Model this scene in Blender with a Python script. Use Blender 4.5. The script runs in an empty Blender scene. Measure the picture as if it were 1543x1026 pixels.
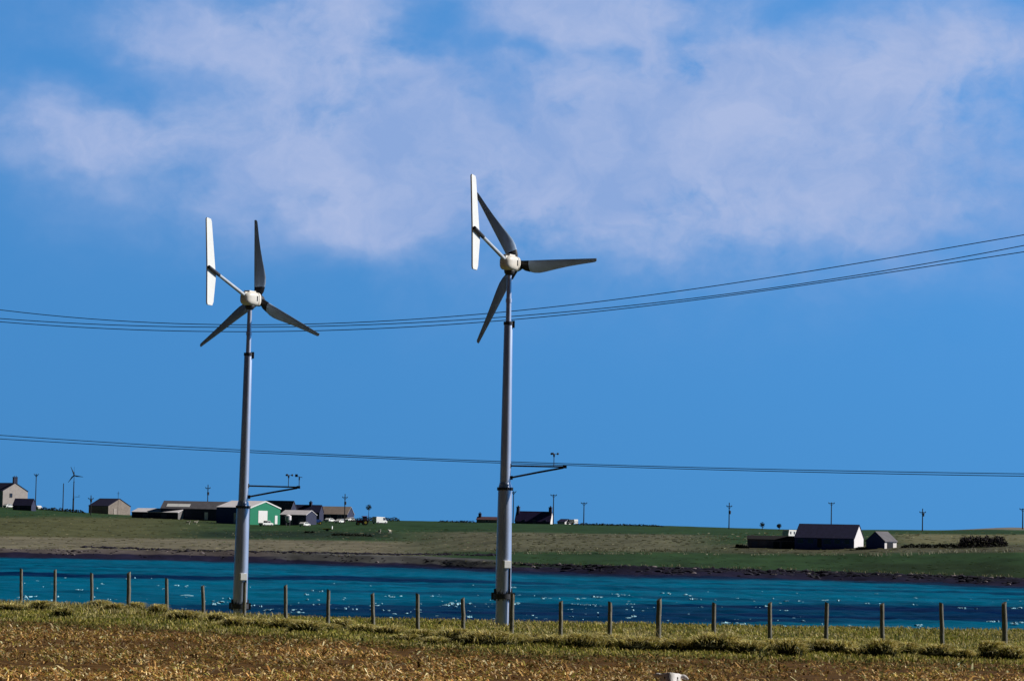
import bpy, bmesh, math, random
import numpy as np
from mathutils import Vector, Matrix, noise as mnoise

random.seed(7)
rng = np.random.default_rng(11)
R = math.radians
scene = bpy.context.scene
col = scene.collection

# ------------------------------------------------------------------ camera
FPX, CX, CY = 4360.0, 771.5, 513.0          # focal length in photo pixels, photo centre
HC = 9.0                                     # eye height above the water
ALPHA = math.atan(283 / FPX)                 # pitch up
RHO = R(1.12)                                # roll
Fv = Vector((0, math.cos(ALPHA), math.sin(ALPHA)))
r0 = Vector((1, 0, 0)); u0 = Vector((0, -math.sin(ALPHA), math.cos(ALPHA)))
Rv = r0 * math.cos(RHO) + u0 * math.sin(RHO)
Uv = -r0 * math.sin(RHO) + u0 * math.cos(RHO)
EYE = Vector((0, 0, HC))

def ray(px, row):
    d = Fv * FPX + Rv * (px - CX) + Uv * (CY - row)
    return d / d.y                            # per metre of depth (world Y)

def at(px, row, Y):
    return EYE + ray(px, row) * Y

def ground_hit(px, row, z):
    d = ray(px, row)
    return EYE + d * ((z - HC) / d.z)

cam_data = bpy.data.cameras.new('camera')
cam = bpy.data.objects.new('camera', cam_data)
col.objects.link(cam)
cam_data.sensor_width = 36
cam_data.lens = 36 * FPX / 1543
cam_data.clip_start = 0.5
cam_data.clip_end = 30000
M = Matrix.Identity(4)
for i in range(3):
    M[i][0] = Rv[i]; M[i][1] = Uv[i]; M[i][2] = -Fv[i]; M[i][3] = EYE[i]
cam.matrix_world = M
scene.camera = cam

# ------------------------------------------------------------------ object helpers
def tag(o, label=None, cat=None, group=None, kind=None):
    if label: o['label'] = label
    if cat: o['category'] = cat
    if group: o['group'] = group
    if kind: o['kind'] = kind
    return o

def empty(name, loc, label, cat, group=None, rz=0):
    o = bpy.data.objects.new(name, None)
    o.empty_display_size = 0.3
    col.objects.link(o)
    o.location = loc; o.rotation_euler = (0, 0, rz)
    return tag(o, label, cat, group)

class MB:
    """collects shapes into one mesh"""
    def __init__(s): s.v = []; s.f = []
    def add(s, vs, fs):
        n = len(s.v); s.v += [tuple(v) for v in vs]; s.f += [tuple(i + n for i in f) for f in fs]
    def box(s, c, d, rz=0, bev=0):
        x, y, z = d[0] / 2, d[1] / 2, d[2] / 2
        ca, sa = math.cos(rz), math.sin(rz)
        vs = []
        for k in range(8):
            px = x if k & 1 else -x; py = y if k & 2 else -y; pz = z if k & 4 else -z
            vs.append((c[0] + px * ca - py * sa, c[1] + px * sa + py * ca, c[2] + pz))
        s.add(vs, [(0, 2, 3, 1), (4, 5, 7, 6), (0, 1, 5, 4), (2, 6, 7, 3), (0, 4, 6, 2), (1, 3, 7, 5)])
    def tube(s, pts, rad, n=10, cap=True):
        pts = [Vector(p) for p in pts]
        if not hasattr(rad, '__len__'): rad = [rad] * len(pts)
        rings = []
        for i, p in enumerate(pts):
            a = pts[max(i - 1, 0)]; b = pts[min(i + 1, len(pts) - 1)]
            t = (b - a).normalized()
            ref = Vector((0, 0, 1)) if abs(t.z) < 0.9 else Vector((1, 0, 0))
            e1 = t.cross(ref).normalized(); e2 = t.cross(e1)
            rings.append([p + (e1 * math.cos(2 * math.pi * k / n) + e2 * math.sin(2 * math.pi * k / n)) * rad[i] for k in range(n)])
        vs = [v for r_ in rings for v in r_]
        fs = []
        for i in range(len(pts) - 1):
            for k in range(n):
                fs.append((i * n + k, i * n + (k + 1) % n, (i + 1) * n + (k + 1) % n, (i + 1) * n + k))
        if cap:
            fs.append(tuple(range(n))[::-1]); fs.append(tuple((len(pts) - 1) * n + k for k in range(n)))
        s.add(vs, fs)
    def lathe(s, prof, n=28, axis='z', off=(0, 0, 0), squash=1.0):
        vs = []
        for (t, r_) in prof:
            for k in range(n):
                a = 2 * math.pi * k / n
                c, d = r_ * math.cos(a), r_ * math.sin(a)
                p = (c, d, t) if axis == 'z' else (t, c, d * squash)
                vs.append((p[0] + off[0], p[1] + off[1], p[2] + off[2]))
        fs = []
        for i in range(len(prof) - 1):
            for k in range(n):
                fs.append((i * n + k, i * n + (k + 1) % n, (i + 1) * n + (k + 1) % n, (i + 1) * n + k))
        fs.append(tuple(range(n))[::-1]); fs.append(tuple((len(prof) - 1) * n + k for k in range(n)))
        s.add(vs, fs)
    def prism(s, poly, y0, y1):
        """poly in local x,z extruded along y"""
        n = len(poly)
        vs = [(p[0], y0, p[1]) for p in poly] + [(p[0], y1, p[1]) for p in poly]
        fs = [tuple(range(n)), tuple(range(2 * n - 1, n - 1, -1))]
        for k in range(n): fs.append((k, k + n, (k + 1) % n + n, (k + 1) % n))
        s.add(vs, fs)
    def blob(s, c, r_, seed=0, rough=0.25, sub=2):
        bm = bmesh.new(); bmesh.ops.create_icosphere(bm, subdivisions=sub, radius=1)
        vs = []
        for v in bm.verts:
            k = 1 + rough * mnoise.noise(v.co * 1.7 + Vector((seed * 3.1, seed * 1.7, seed)))
            vs.append((c[0] + v.co.x * r_[0] * k, c[1] + v.co.y * r_[1] * k, c[2] + v.co.z * r_[2] * k))
        fs = [tuple(v.index for v in f.verts) for f in bm.faces]
        bm.free(); s.add(vs, fs)
    def build(s, name, mat, parent=None, smooth=False, bevel=0, loc=None, fix=True):
        me = bpy.data.meshes.new(name)
        me.from_pydata(s.v, [], s.f)
        if fix:
            bm = bmesh.new(); bm.from_mesh(me)
            bmesh.ops.recalc_face_normals(bm, faces=bm.faces[:])
            if bevel:
                es = [e for e in bm.edges if len(e.link_faces) == 2 and e.calc_face_angle(0) > 0.6]
                bmesh.ops.bevel(bm, geom=es, offset=bevel, segments=2, affect='EDGES', profile=0.5, clamp_overlap=True)
            bm.to_mesh(me); bm.free()
        me.materials.append(mat)
        if smooth:
            me.polygons.foreach_set('use_smooth', [True] * len(me.polygons))
            try: me.set_sharp_from_angle(angle=R(40))
            except Exception: pass
        o = bpy.data.objects.new(name, me); col.objects.link(o)
        if parent: o.parent = parent
        if loc: o.location = loc
        return o

def np_mesh(name, V, faces_flat, sizes, mat, colors=None, smooth=False):
    """fast mesh from numpy arrays; colors -> point attribute 'cover'"""
    me = bpy.data.meshes.new(name)
    me.vertices.add(len(V)); me.vertices.foreach_set('co', np.asarray(V, np.float32).ravel())
    me.loops.add(len(faces_flat)); me.loops.foreach_set('vertex_index', np.asarray(faces_flat, np.int32))
    me.polygons.add(len(sizes))
    st = np.concatenate([[0], np.cumsum(sizes)[:-1]]).astype(np.int32)
    me.polygons.foreach_set('loop_start', st)
    me.polygons.foreach_set('loop_total', np.asarray(sizes, np.int32))
    me.polygons.foreach_set('use_smooth', np.full(len(sizes), smooth))
    if colors is not None:
        a = me.attributes.new('cover', 'FLOAT_COLOR', 'POINT')
        c4 = np.ones((len(V), 4), np.float32); c4[:, :3] = colors
        a.data.foreach_set('color', c4.ravel())
    me.update(calc_edges=True); me.validate()
    me.materials.append(mat)
    o = bpy.data.objects.new(name, me); col.objects.link(o)
    return o

def grid_mesh(name, X, Y, Z, mat, colors=None, smooth=True):
    n, m = X.shape
    V = np.stack([X.ravel(), Y.ravel(), Z.ravel()], 1)
    i, j = np.meshgrid(np.arange(n - 1), np.arange(m - 1), indexing='ij')
    a = (i * m + j).ravel()
    F = np.stack([a, a + 1, a + m + 1, a + m], 1)
    c = colors.reshape(-1, 3) if colors is not None else None
    P = V[F[0]]
    if np.cross(P[1] - P[0], P[2] - P[1])[2] < 0: F = F[:, ::-1]
    return np_mesh(name, V, F.ravel(), np.full(len(F), 4), mat, c, smooth)

def vnoise(x, y, seed=0):
    """smooth value noise, vectorised"""
    tab = np.random.default_rng(seed + 100).random((256, 256))
    xi = np.floor(x).astype(int); yi = np.floor(y).astype(int)
    fx = x - xi; fy = y - yi
    fx = fx * fx * (3 - 2 * fx); fy = fy * fy * (3 - 2 * fy)
    g = lambda a, b: tab[a % 256, b % 256]
    return (g(xi, yi) * (1 - fx) * (1 - fy) + g(xi + 1, yi) * fx * (1 - fy) + g(xi, yi + 1) * (1 - fx) * fy + g(xi + 1, yi + 1) * fx * fy) * 2 - 1

def fbm(x, y, seed=0, oct=4):
    s = 0; a = 0.5
    for k in range(oct):
        s = s + a * vnoise(x * 2 ** k + 17 * k, y * 2 ** k + 5 * k, seed + k); a *= 0.55
    return s

def lerp(a, b, t): return a + (b - a) * t
def sstep(a, b, x):
    t = np.clip((x - a) / (b - a), 0, 1); return t * t * (3 - 2 * t)

# ------------------------------------------------------------------ materials
def new_mat(name):
    m = bpy.data.materials.new(name); m.use_nodes = True
    nt = m.node_tree; b = nt.nodes['Principled BSDF']
    return m, nt, b

def mat(name, c, rough=0.6, var=0.12, scale=6.0, bump=0.0, metal=0.0, spec=0.3, stretch=(1, 1, 1), bscale=None):
    m, nt, b = new_mat(name)
    N = nt.nodes; L = nt.links
    tc = N.new('ShaderNodeTexCoord')
    mp = N.new('ShaderNodeMapping'); mp.inputs['Scale'].default_value = stretch
    L.new(tc.outputs['Object'], mp.inputs['Vector'])
    ns = N.new('ShaderNodeTexNoise'); ns.inputs['Scale'].default_value = scale; ns.inputs['Detail'].default_value = 6; ns.inputs['Roughness'].default_value = 0.62
    L.new(mp.outputs[0], ns.inputs['Vector'])
    rp = N.new('ShaderNodeValToRGB')
    rp.color_ramp.elements[0].position = 0.3; rp.color_ramp.elements[1].position = 0.7
    rp.color_ramp.elements[0].color = (*[max(0, x * (1 - var)) for x in c], 1)
    rp.color_ramp.elements[1].color = (*[min(1, x * (1 + var)) for x in c], 1)
    L.new(ns.outputs['Fac'], rp.inputs['Fac'])
    L.new(rp.outputs['Color'], b.inputs['Base Color'])
    b.inputs['Roughness'].default_value = rough
    b.inputs['Metallic'].default_value = metal
    b.inputs['Specular IOR Level'].default_value = spec
    if bump:
        bp = N.new('ShaderNodeBump'); bp.inputs['Strength'].default_value = bump; bp.inputs['Distance'].default_value = 0.03
        n2 = N.new('ShaderNodeTexNoise'); n2.inputs['Scale'].default_value = bscale or scale * 4; n2.inputs['Detail'].default_value = 5
        L.new(mp.outputs[0], n2.inputs['Vector'])
        L.new(n2.outputs['Fac'], bp.inputs['Height']); L.new(bp.outputs['Normal'], b.inputs['Normal'])
    return m

def cover_mat(name, rough=0.9, scale=0.3, var=0.35, bump=0.0, stretch=(1, 1, 1), spec=0.05, bdist=0.1):
    """colour from the land-cover attribute, broken up by noise"""
    m, nt, b = new_mat(name)
    N = nt.nodes; L = nt.links
    at_ = N.new('ShaderNodeAttribute'); at_.attribute_name = 'cover'
    tc = N.new('ShaderNodeTexCoord'); mp = N.new('ShaderNodeMapping'); mp.inputs['Scale'].default_value = stretch
    L.new(tc.outputs['Object'], mp.inputs['Vector'])
    ns = N.new('ShaderNodeTexNoise'); ns.inputs['Scale'].default_value = scale; ns.inputs['Detail'].default_value = 8; ns.inputs['Roughness'].default_value = 0.65
    L.new(mp.outputs[0], ns.inputs['Vector'])
    mr = N.new('ShaderNodeMapRange'); mr.inputs['From Min'].default_value = 0.3; mr.inputs['From Max'].default_value = 0.7
    mr.inputs['To Min'].default_value = 1 - var; mr.inputs['To Max'].default_value = 1 + var
    L.new(ns.outputs['Fac'], mr.inputs['Value'])
    mu = N.new('ShaderNodeVectorMath'); mu.operation = 'SCALE'
    L.new(at_.outputs['Color'], mu.inputs[0]); L.new(mr.outputs['Result'], mu.inputs['Scale'])
    L.new(mu.outputs['Vector'], b.inputs['Base Color'])
    b.inputs['Roughness'].default_value = rough; b.inputs['Specular IOR Level'].default_value = spec
    if bump:
        bp = N.new('ShaderNodeBump'); bp.inputs['Strength'].default_value = bump; bp.inputs['Distance'].default_value = bdist
        L.new(ns.outputs['Fac'], bp.inputs['Height']); L.new(bp.outputs['Normal'], b.inputs['Normal'])
    return m

def blade_mat(name, trans=0.25):
    m, nt, b = new_mat(name)
    N = nt.nodes; L = nt.links
    at_ = N.new('ShaderNodeAttribute'); at_.attribute_name = 'cover'
    L.new(at_.outputs['Color'], b.inputs['Base Color'])
    b.inputs['Roughness'].default_value = 0.7; b.inputs['Specular IOR Level'].default_value = 0.1
    tr = N.new('ShaderNodeBsdfTranslucent'); L.new(at_.outputs['Color'], tr.inputs['Color'])
    ms = N.new('ShaderNodeMixShader'); ms.inputs[0].default_value = 0.28
    L.new(b.outputs[0], ms.inputs[1]); L.new(tr.outputs[0], ms.inputs[2]); L.new(ms.outputs[0], N['Material Output'].inputs['Surface'])
    return m

MT = dict(
    tower=mat('painted_steel', (0.52, 0.57, 0.71), 0.42, 0.16, 2.0, 0.04, 0.7, 0.4, (1, 1, 0.25)),
    flange=mat('dark_steel', (0.05, 0.05, 0.06), 0.5, 0.3, 8, 0.2),
    nacelle=mat('nacelle_paint', (0.80, 0.76, 0.70), 0.4, 0.06, 4, 0.03),
    vane=mat('white_gelcoat', (0.86, 0.86, 0.84), 0.4, 0.03, 3),
    boom=mat('galvanised_tube', (0.55, 0.60, 0.68), 0.4, 0.1, 5),
    blade=mat('blade_composite', (0.44, 0.60, 0.86), 0.45, 0.12, 2.5),
    root=mat('blade_root_black', (0.02, 0.02, 0.025), 0.5, 0.2, 6),
    black=mat('dark_rubber', (0.015, 0.015, 0.02), 0.5, 0.2, 6),
    post=mat('weathered_post', (0.20, 0.19, 0.155), 0.85, 0.45, 9, 0.6, stretch=(3, 3, 0.5), bscale=30),
    wire=mat('aged_conductor', (0.03, 0.04, 0.055), 0.6, 0.1),
    pole=mat('creosoted_pole', (0.03, 0.03, 0.035), 0.8, 0.3, 2),
    whitewall=mat('white_render', (0.80, 0.76, 0.76), 0.8, 0.06, 0.8),
    housewall=mat('cream_harling', (0.52, 0.46, 0.44), 0.85, 0.10, 0.8),
    tanwall=mat('tan_stone', (0.30, 0.25, 0.22), 0.85, 0.2, 1.5),
    greywall=mat('grey_block', (0.22, 0.21, 0.22), 0.85, 0.2, 1.5),
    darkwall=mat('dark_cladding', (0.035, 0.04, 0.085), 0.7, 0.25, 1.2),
    shadewall=mat('shaded_wall_navy', (0.05, 0.075, 0.26), 0.7, 0.15, 1.2),  # shade of walls turned from the sun, mixed into the base colour
    slate=mat('dark_slate', (0.028, 0.028, 0.082), 0.85, 0.25, 1.5),
    greyroof=mat('grey_fibre_roof', (0.13, 0.125, 0.145), 0.75, 0.2, 0.7),
    paleroof=mat('pale_metal_roof', (0.86, 0.82, 0.87), 0.6, 0.10, 0.7),
    tanroof=mat('tan_roof', (0.50, 0.40, 0.35), 0.8, 0.15, 0.9),
    green=mat('green_sheet', (0.012, 0.22, 0.12), 0.6, 0.08, 1.5),
    white=mat('white_paint', (0.82, 0.82, 0.82), 0.5, 0.04, 2),
    glass=mat('window_glass', (0.03, 0.04, 0.07), 0.12, 0.1, 2, spec=0.5),
    door=mat('door_paint', (0.10, 0.10, 0.16), 0.6, 0.15, 2),
    paledoor=mat('pale_door', (0.42, 0.36, 0.32), 0.7, 0.15, 2),
    blue=mat('blue_paint', (0.03, 0.09, 0.35), 0.45, 0.15, 2),
    red=mat('red_paint', (0.35, 0.03, 0.03), 0.45, 0.15, 2),
    yellow=mat('yellow_paint', (0.55, 0.42, 0.06), 0.5, 0.15, 2),
    fleece=mat('fleece', (0.62, 0.56, 0.46), 0.95, 0.18, 14, 0.8, bscale=40),
    face=mat('sheep_face', (0.72, 0.68, 0.66), 0.85, 0.08, 14, 0.3, bscale=60),
    foam=mat('foam', (0.32, 0.60, 0.72), 0.7, 0.12, 2.0),
    shorerock=mat('shore_rock', (0.014, 0.012, 0.026), 0.85, 0.5, 0.5, 0.5),
    palestone=mat('pale_stone', (0.24, 0.20, 0.21), 0.9, 0.3, 0.5),
    bark=mat('bark', (0.05, 0.04, 0.035), 0.9, 0.3, 4),
    land=cover_mat('far_land', 0.95, 0.30, 0.36, 0.0, (0.4, 0.25, 1.0)),
    near=cover_mat('field_soil', 0.95, 2.2, 0.55, 0.8, bdist=0.06),
    blades=blade_mat('grass_blades'),
)
MT['face'].node_tree.nodes['Principled BSDF'].inputs['Subsurface Weight'].default_value = 0.0

# ------------------------------------------------------------------ sun and sky
SUN_EL, SUN_AZ = R(33), R(82)     # azimuth clockwise from the view direction: sun is to the right
sd = Vector((math.sin(SUN_AZ) * math.cos(SUN_EL), math.cos(SUN_AZ) * math.cos(SUN_EL), math.sin(SUN_EL)))
sl = bpy.data.lights.new('sun', 'SUN'); sl.energy = 5.0; sl.angle = R(0.5); sl.color = (1.0, 0.955, 0.88)
so = bpy.data.objects.new('sun', sl); col.objects.link(so)
so.rotation_euler = sd.to_track_quat('Z', 'Y').to_euler(); so.location = (60, 0, 60)

world = bpy.data.worlds.new('World'); scene.world = world; world.use_nodes = True
nt = world.node_tree; N = nt.nodes; L = nt.links
bg = N['Background']
SKY_STRENGTH = 0.15
bg.inputs['Strength'].default_value = SKY_STRENGTH
sky = N.new('ShaderNodeTexSky'); sky.sky_type = 'NISHITA'; sky.sun_disc = False
sky.sun_elevation = SUN_EL; sky.sun_rotation = SUN_AZ
sky.altitude = 0; sky.air_density = 1.0; sky.dust_density = 0.2; sky.ozone_density = 3.0
tint = N.new('ShaderNodeVectorMath'); tint.operation = 'MULTIPLY'
TINT = (0.318, 0.785, 1.07)
tint.inputs[1].default_value = TINT
tc = N.new('ShaderNodeTexCoord')
def noise_node(scale, detail, rough, vec):
    n = N.new('ShaderNodeTexNoise'); n.inputs['Scale'].default_value = scale; n.inputs['Detail'].default_value = detail; n.inputs['Roughness'].default_value = rough
    L.new(vec, n.inputs['Vector']); return n
def math_node(op, a, b=None, c=None):
    n = N.new('ShaderNodeMath'); n.operation = op
    for k, q in enumerate((a, b, c)):
        if q is None: continue
        if isinstance(q, (int, float)): n.inputs[k].default_value = q
        else: L.new(q, n.inputs[k])
    return n.outputs[0]
def vmath(op, a, b):
    n = N.new('ShaderNodeVectorMath'); n.operation = op
    for k, q in enumerate((a, b)):
        if isinstance(q, (tuple, list, Vector)): n.inputs[k].default_value = q
        else: L.new(q, n.inputs[k])
    return n
# sky keeps its depth of blue to the horizon; dimmed overhead to cut fill light
lift = vmath('MULTIPLY_ADD', tc.outputs['Generated'], (1, 1, 0.7)); lift.inputs[2].default_value = (0, 0, 0.28)
L.new(vmath('NORMALIZE', lift.outputs[0], (0, 0, 0)).outputs[0], sky.inputs['Vector'])
sep = N.new('ShaderNodeSeparateXYZ'); L.new(tc.outputs['Generated'], sep.inputs[0])
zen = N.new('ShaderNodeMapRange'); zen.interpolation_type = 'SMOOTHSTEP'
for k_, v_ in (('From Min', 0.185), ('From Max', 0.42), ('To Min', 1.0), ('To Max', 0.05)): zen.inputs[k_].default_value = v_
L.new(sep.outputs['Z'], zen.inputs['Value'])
# sky behind and left of the camera dimmed on purpose to darken shaded sides
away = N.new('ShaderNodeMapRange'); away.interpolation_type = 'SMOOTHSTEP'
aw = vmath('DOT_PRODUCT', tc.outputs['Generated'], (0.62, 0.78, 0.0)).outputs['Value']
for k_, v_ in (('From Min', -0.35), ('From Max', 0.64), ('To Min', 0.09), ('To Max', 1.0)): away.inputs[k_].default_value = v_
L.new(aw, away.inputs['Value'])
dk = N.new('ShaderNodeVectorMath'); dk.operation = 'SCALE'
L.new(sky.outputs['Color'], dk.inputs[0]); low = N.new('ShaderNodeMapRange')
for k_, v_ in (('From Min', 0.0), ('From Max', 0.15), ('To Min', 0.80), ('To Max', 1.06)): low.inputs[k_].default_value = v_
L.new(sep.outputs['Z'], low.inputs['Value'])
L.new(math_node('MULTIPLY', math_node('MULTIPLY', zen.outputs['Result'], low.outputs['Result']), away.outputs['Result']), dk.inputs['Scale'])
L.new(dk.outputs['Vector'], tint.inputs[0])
stretch = vmath('MULTIPLY', tc.outputs['Generated'], (1, 1, 1.5)).outputs[0]
w1 = noise_node(24, 4, 0.55, stretch)
warp = vmath('MULTIPLY', vmath('SUBTRACT', w1.outputs['Color'], (0.5, 0.5, 0.5)).outputs[0], (0.055, 0.0, 0.035)).outputs[0]
wd = vmath('ADD', tc.outputs['Generated'], warp).outputs[0]
CLOUDS = [  # photo column, row, half-widths, density
    (560, 170, 150, 100, .60), (900, 190, 230, 120, .72), (1030, 120, 170, 55, .55), (850, 10, 150, 40, .75),
    (1110, 160, 90, 50, .35), (480, 15, 75, 35, .62), (260, 40, 75, 40, .55), (190, 195, 110, 36, .62), (50, 205, 90, 32, .40),
    (550, 85, 45, 22, .35), (700, 270, 260, 60, .35), (1000, 310, 230, 45, .40), (1340, 190, 170, 110, .52), (1470, 70, 110, 60, .50),
    (350, 80, 60, 45, .30), (660, 110, 50, 25, .3), (1230, 300, 260, 50, .22), (30, 40, 90, 60, .22), (400, 250, 200, 50, .15), (960, 230, 110, 45, .25),
    (820, 210, 420, 160, .24), (1400, 160, 240, 150, .22), (330, 90, 220, 80, .18), (860, 30, 190, 60, .40), (1060, 120, 150, 60, .25), (620, 340, 330, 45, .22), (120, 180, 220, 70, .20), (1420, 130, 200, 120, .30), (1150, 330, 300, 45, .30), (300, 25, 120, 45, .30), (470, 120, 90, 60, .28), (560, 300, 150, 40, .22), (1060, 130, 130, 60, .25),
    (640, 35, 50, 34, -.95), (705, 85, 34, 22, -.6), (805, 62, 42, 16, -1.05), (908, 85, 34, 20, -1.05), (1035, 48, 46, 19, -.9),
    (770, 150, 45, 28, -.45), (870, 185, 40, 14, -.30), (1200, 20, 75, 40, -.55), (110, 100, 90, 40, -.40), (300, 105, 40, 22, -.35),
    (1230, 120, 45, 26, -.25), (335, 190, 40, 30, -.25), (640, 190, 35, 22, -.12)]
acc = None
for (px, row, sx, sy, amp) in CLOUDS:
    c = ray(px, row).normalized()
    S = (FPX / (sx * 1.25), FPX / (sx * 1.25), FPX / (sy * 1.25))
    d = vmath('MULTIPLY', vmath('SUBTRACT', wd, c).outputs[0], S).outputs[0]
    q = vmath('DOT_PRODUCT', d, d).outputs['Value']
    e = math_node('EXPONENT', math_node('MULTIPLY', q, -0.7))
    acc = math_node('MULTIPLY_ADD', e, amp, acc if acc is not None else 0.0)
n1 = noise_node(22, 8, 0.58, stretch); n2 = noise_node(48, 6, 0.6, wd); n3 = noise_node(9, 3, 0.5, stretch)
def cen(n, g): return math_node('MULTIPLY', math_node('SUBTRACT', n.outputs['Fac'], 0.5), g)
tex = math_node('ADD', math_node('ADD', cen(n1, 2.8), cen(n2, 1.4)), cen(n3, 0.9))
accm = math_node('MULTIPLY', acc, math_node('ADD', 1.0, tex))
mk = N.new('ShaderNodeMapRange'); mk.interpolation_type = 'SMOOTHSTEP'
mk.inputs['From Min'].default_value = -0.15; mk.inputs['From Max'].default_value = 1.75; mk.inputs['To Max'].default_value = 1.0
L.new(accm, mk.inputs['Value'])
mk = math_node('MULTIPLY', math_node('SUBTRACT', mk.outputs['Result'], 0.0145), 1.0)
tone = N.new('ShaderNodeMix'); tone.data_type = 'RGBA'
n4 = noise_node(30, 6, 0.6, wd)
tm = N.new('ShaderNodeMapRange'); tm.inputs['From Min'].default_value = 0.36; tm.inputs['From Max'].default_value = 0.66
L.new(n4.outputs['Fac'], tm.inputs['Value']); L.new(tm.outputs['Result'], tone.inputs[0])
tone.inputs[6].default_value = (*[x / SKY_STRENGTH for x in (0.26, 0.395, 0.71)], 1)
tone.inputs[7].default_value = (*[x / SKY_STRENGTH for x in (0.40, 0.495, 0.76)], 1)
mix = N.new('ShaderNodeMix'); mix.data_type = 'RGBA'; mix.clamp_factor = True
L.new(tone.outputs[2], mix.inputs[7])
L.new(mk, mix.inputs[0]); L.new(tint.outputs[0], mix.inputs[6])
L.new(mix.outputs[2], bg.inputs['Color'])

scene.view_settings.view_transform = 'Standard'; scene.view_settings.look = 'None'
scene.view_settings.exposure = 0; scene.view_settings.gamma = 1

# ------------------------------------------------------------------ far land (height by column and depth)
def hor(px): return 796 + (px - 771) * 0.01955
PXC = np.array([-500, 0, 200, 400, 600, 800, 1000, 1200, 1400, 1543, 2050.])
ROWS = np.array([
    [832, 838.5, 842, 846.5, 852, 860.5, 867.5, 871.5, 878, 883, 897],      # water's edge
    [818, 827, 829, 832, 839, 849.5, 855, 860, 867, 872, 884],            # top of the shore bank
    [806, 816, 819, 822, 831, 834, 835, 835.5, 834, 831, 836],          # field edge
    [786, 794, 804, 808.5, 808, 806.5, 809.5, 813, 813, 811, 816],
    [768, 773, 783.5, 790.5, 790, 791, 797, 803, 803.5, 801, 804],
    [757, 763.5, 776, 784, 784, 788, 792, 797.5, 798.5, 794.5, 794]])   # skyline
DOFF = np.array([0, 9, 62, 145, 265, 390.])
SHORE = np.array([HC * FPX / (r_ - hor(p)) for p, r_ in zip(PXC, ROWS[0])])
UC = np.array([ray(p, 820).x for p in PXC])
TD = np.zeros((len(PXC), 9)); TZ = np.zeros((len(PXC), 9))
for i, p in enumerate(PXC):
    TD[i, 0], TZ[i, 0] = SHORE[i] - 60, -3.0
    for k in range(6):
        D = SHORE[i] + DOFF[k]
        TD[i, k + 1] = D; TZ[i, k + 1] = at(p, ROWS[k][i], D).z
    TD[i, 7], TZ[i, 7] = TD[i, 6] + 160, TZ[i, 6] - 2.5
    TD[i, 8], TZ[i, 8] = 9000, TZ[i, 6] - 14

def T(u, Y):
    """height of the far land at column u = X/Y and depth Y (scalar)"""
    i = int(np.clip(np.searchsorted(UC, u) - 1, 0, len(UC) - 2))
    t = min(max((u - UC[i]) / (UC[i + 1] - UC[i]), 0), 1); t = t * t * (3 - 2 * t)
    D = lerp(TD[i], TD[i + 1], t); Z = lerp(TZ[i], TZ[i + 1], t)
    return float(np.interp(Y, D, Z))

def hit(px, row, y0=430):
    d = ray(px, row)
    Y = y0
    while Y < 2000:
        p = EYE + d * Y
        if p.z <= T(p.x / p.y, Y): return p
        Y += 1.0
    p = EYE + d * 1000; p.z = T(p.x / p.y, 1000); return p

def on_land(px, Y):
    p = at(px, 790, Y); p.z = T(p.x / p.y, Y); return p

# mesh of the far land
pxs = np.concatenate([np.linspace(-900, -60, 60), np.arange(-50, 1600, 5.0), np.linspace(1610, 2500, 60)])
ts = np.concatenate([np.linspace(0, 1, 3)[:-1], np.linspace(1, 2, 9)[:-1], np.linspace(2, 3, 17)[:-1], np.linspace(3, 4, 19)[:-1],
                     np.linspace(4, 5, 17)[:-1], np.linspace(5, 6, 14)[:-1], np.linspace(6, 7, 5)[:-1], np.linspace(7, 8, 8)])
PX = np.zeros((len(pxs), len(ts))); ROW = PX.copy(); GX = PX.copy(); GY = PX.copy(); GZ = PX.copy(); TT = PX.copy()
for a, p in enumerate(pxs):
    u = float(np.interp(p, PXC, UC)) if PXC[0] <= p <= PXC[-1] else ray(p, 820).x
    i = int(np.clip(np.searchsorted(UC, u) - 1, 0, len(UC) - 2))
    t = min(max((u - UC[i]) / (UC[i + 1] - UC[i]), 0), 1); t = t * t * (3 - 2 * t)
    D = lerp(TD[i], TD[i + 1], t); Z = lerp(TZ[i], TZ[i + 1], t)
    Yv = np.interp(ts, range(9), D); Zv = np.interp(Yv, D, Z)
    GX[a] = u * Yv; GY[a] = Yv; GZ[a] = Zv; PX[a] = p; TT[a] = ts
GZ += np.where((TT > 1) & (TT < 7), 1, 0) * (0.10 * fbm(GX * 0.12, GY * 0.05, 3)) + np.where((TT >= 1) & (TT <= 2.2), 1, 0) * 0.35 * fbm(GX * 0.35, GY * 0.3, 5)
ROW = CY - FPX * ((GX * Uv.x + GY * Uv.y + (GZ - HC) * Uv.z) / (GX * Fv.x + GY * Fv.y + (GZ - HC) * Fv.z))
wob = 2.2 * fbm(GX * 0.03, GY * 0.02, 9)
RW = ROW + wob
C3 = lambda *c: np.array(c)
def blend(c, colr, f): return c + (np.array(colr) - c) * f[..., None]
cv = np.zeros(GX.shape + (3,)) + np.array((0.030, 0.064, 0.025))                 # pasture
cv = blend(cv, (0.092, 0.096, 0.045), sstep(400, 170, PX) * sstep(776, 782, RW) * sstep(819, 812, RW))      # olive rough grazing, left
cv = blend(cv, (0.020, 0.036, 0.020), sstep(250, 330, PX) * sstep(620, 560, PX) * sstep(798, 803, RW) * sstep(813, 808, RW))
cv = blend(cv, (0.165, 0.150, 0.105), sstep(720, 560, PX) * sstep(811, 815, RW + 0.012 * (400 - PX)) * sstep(840, 836, RW))   # bleached grass over the shore
cv = blend(cv, (0.118, 0.118, 0.076), sstep(560, 720, PX) * sstep(1120, 1000, PX) * sstep(801, 804, RW - 0.012 * (PX - 780)) * sstep(833, 829, RW))
cv = blend(cv, (0.085, 0.085, 0.055), sstep(1000, 1150, PX) * sstep(818, 822, RW) * sstep(834, 831, RW))
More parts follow.
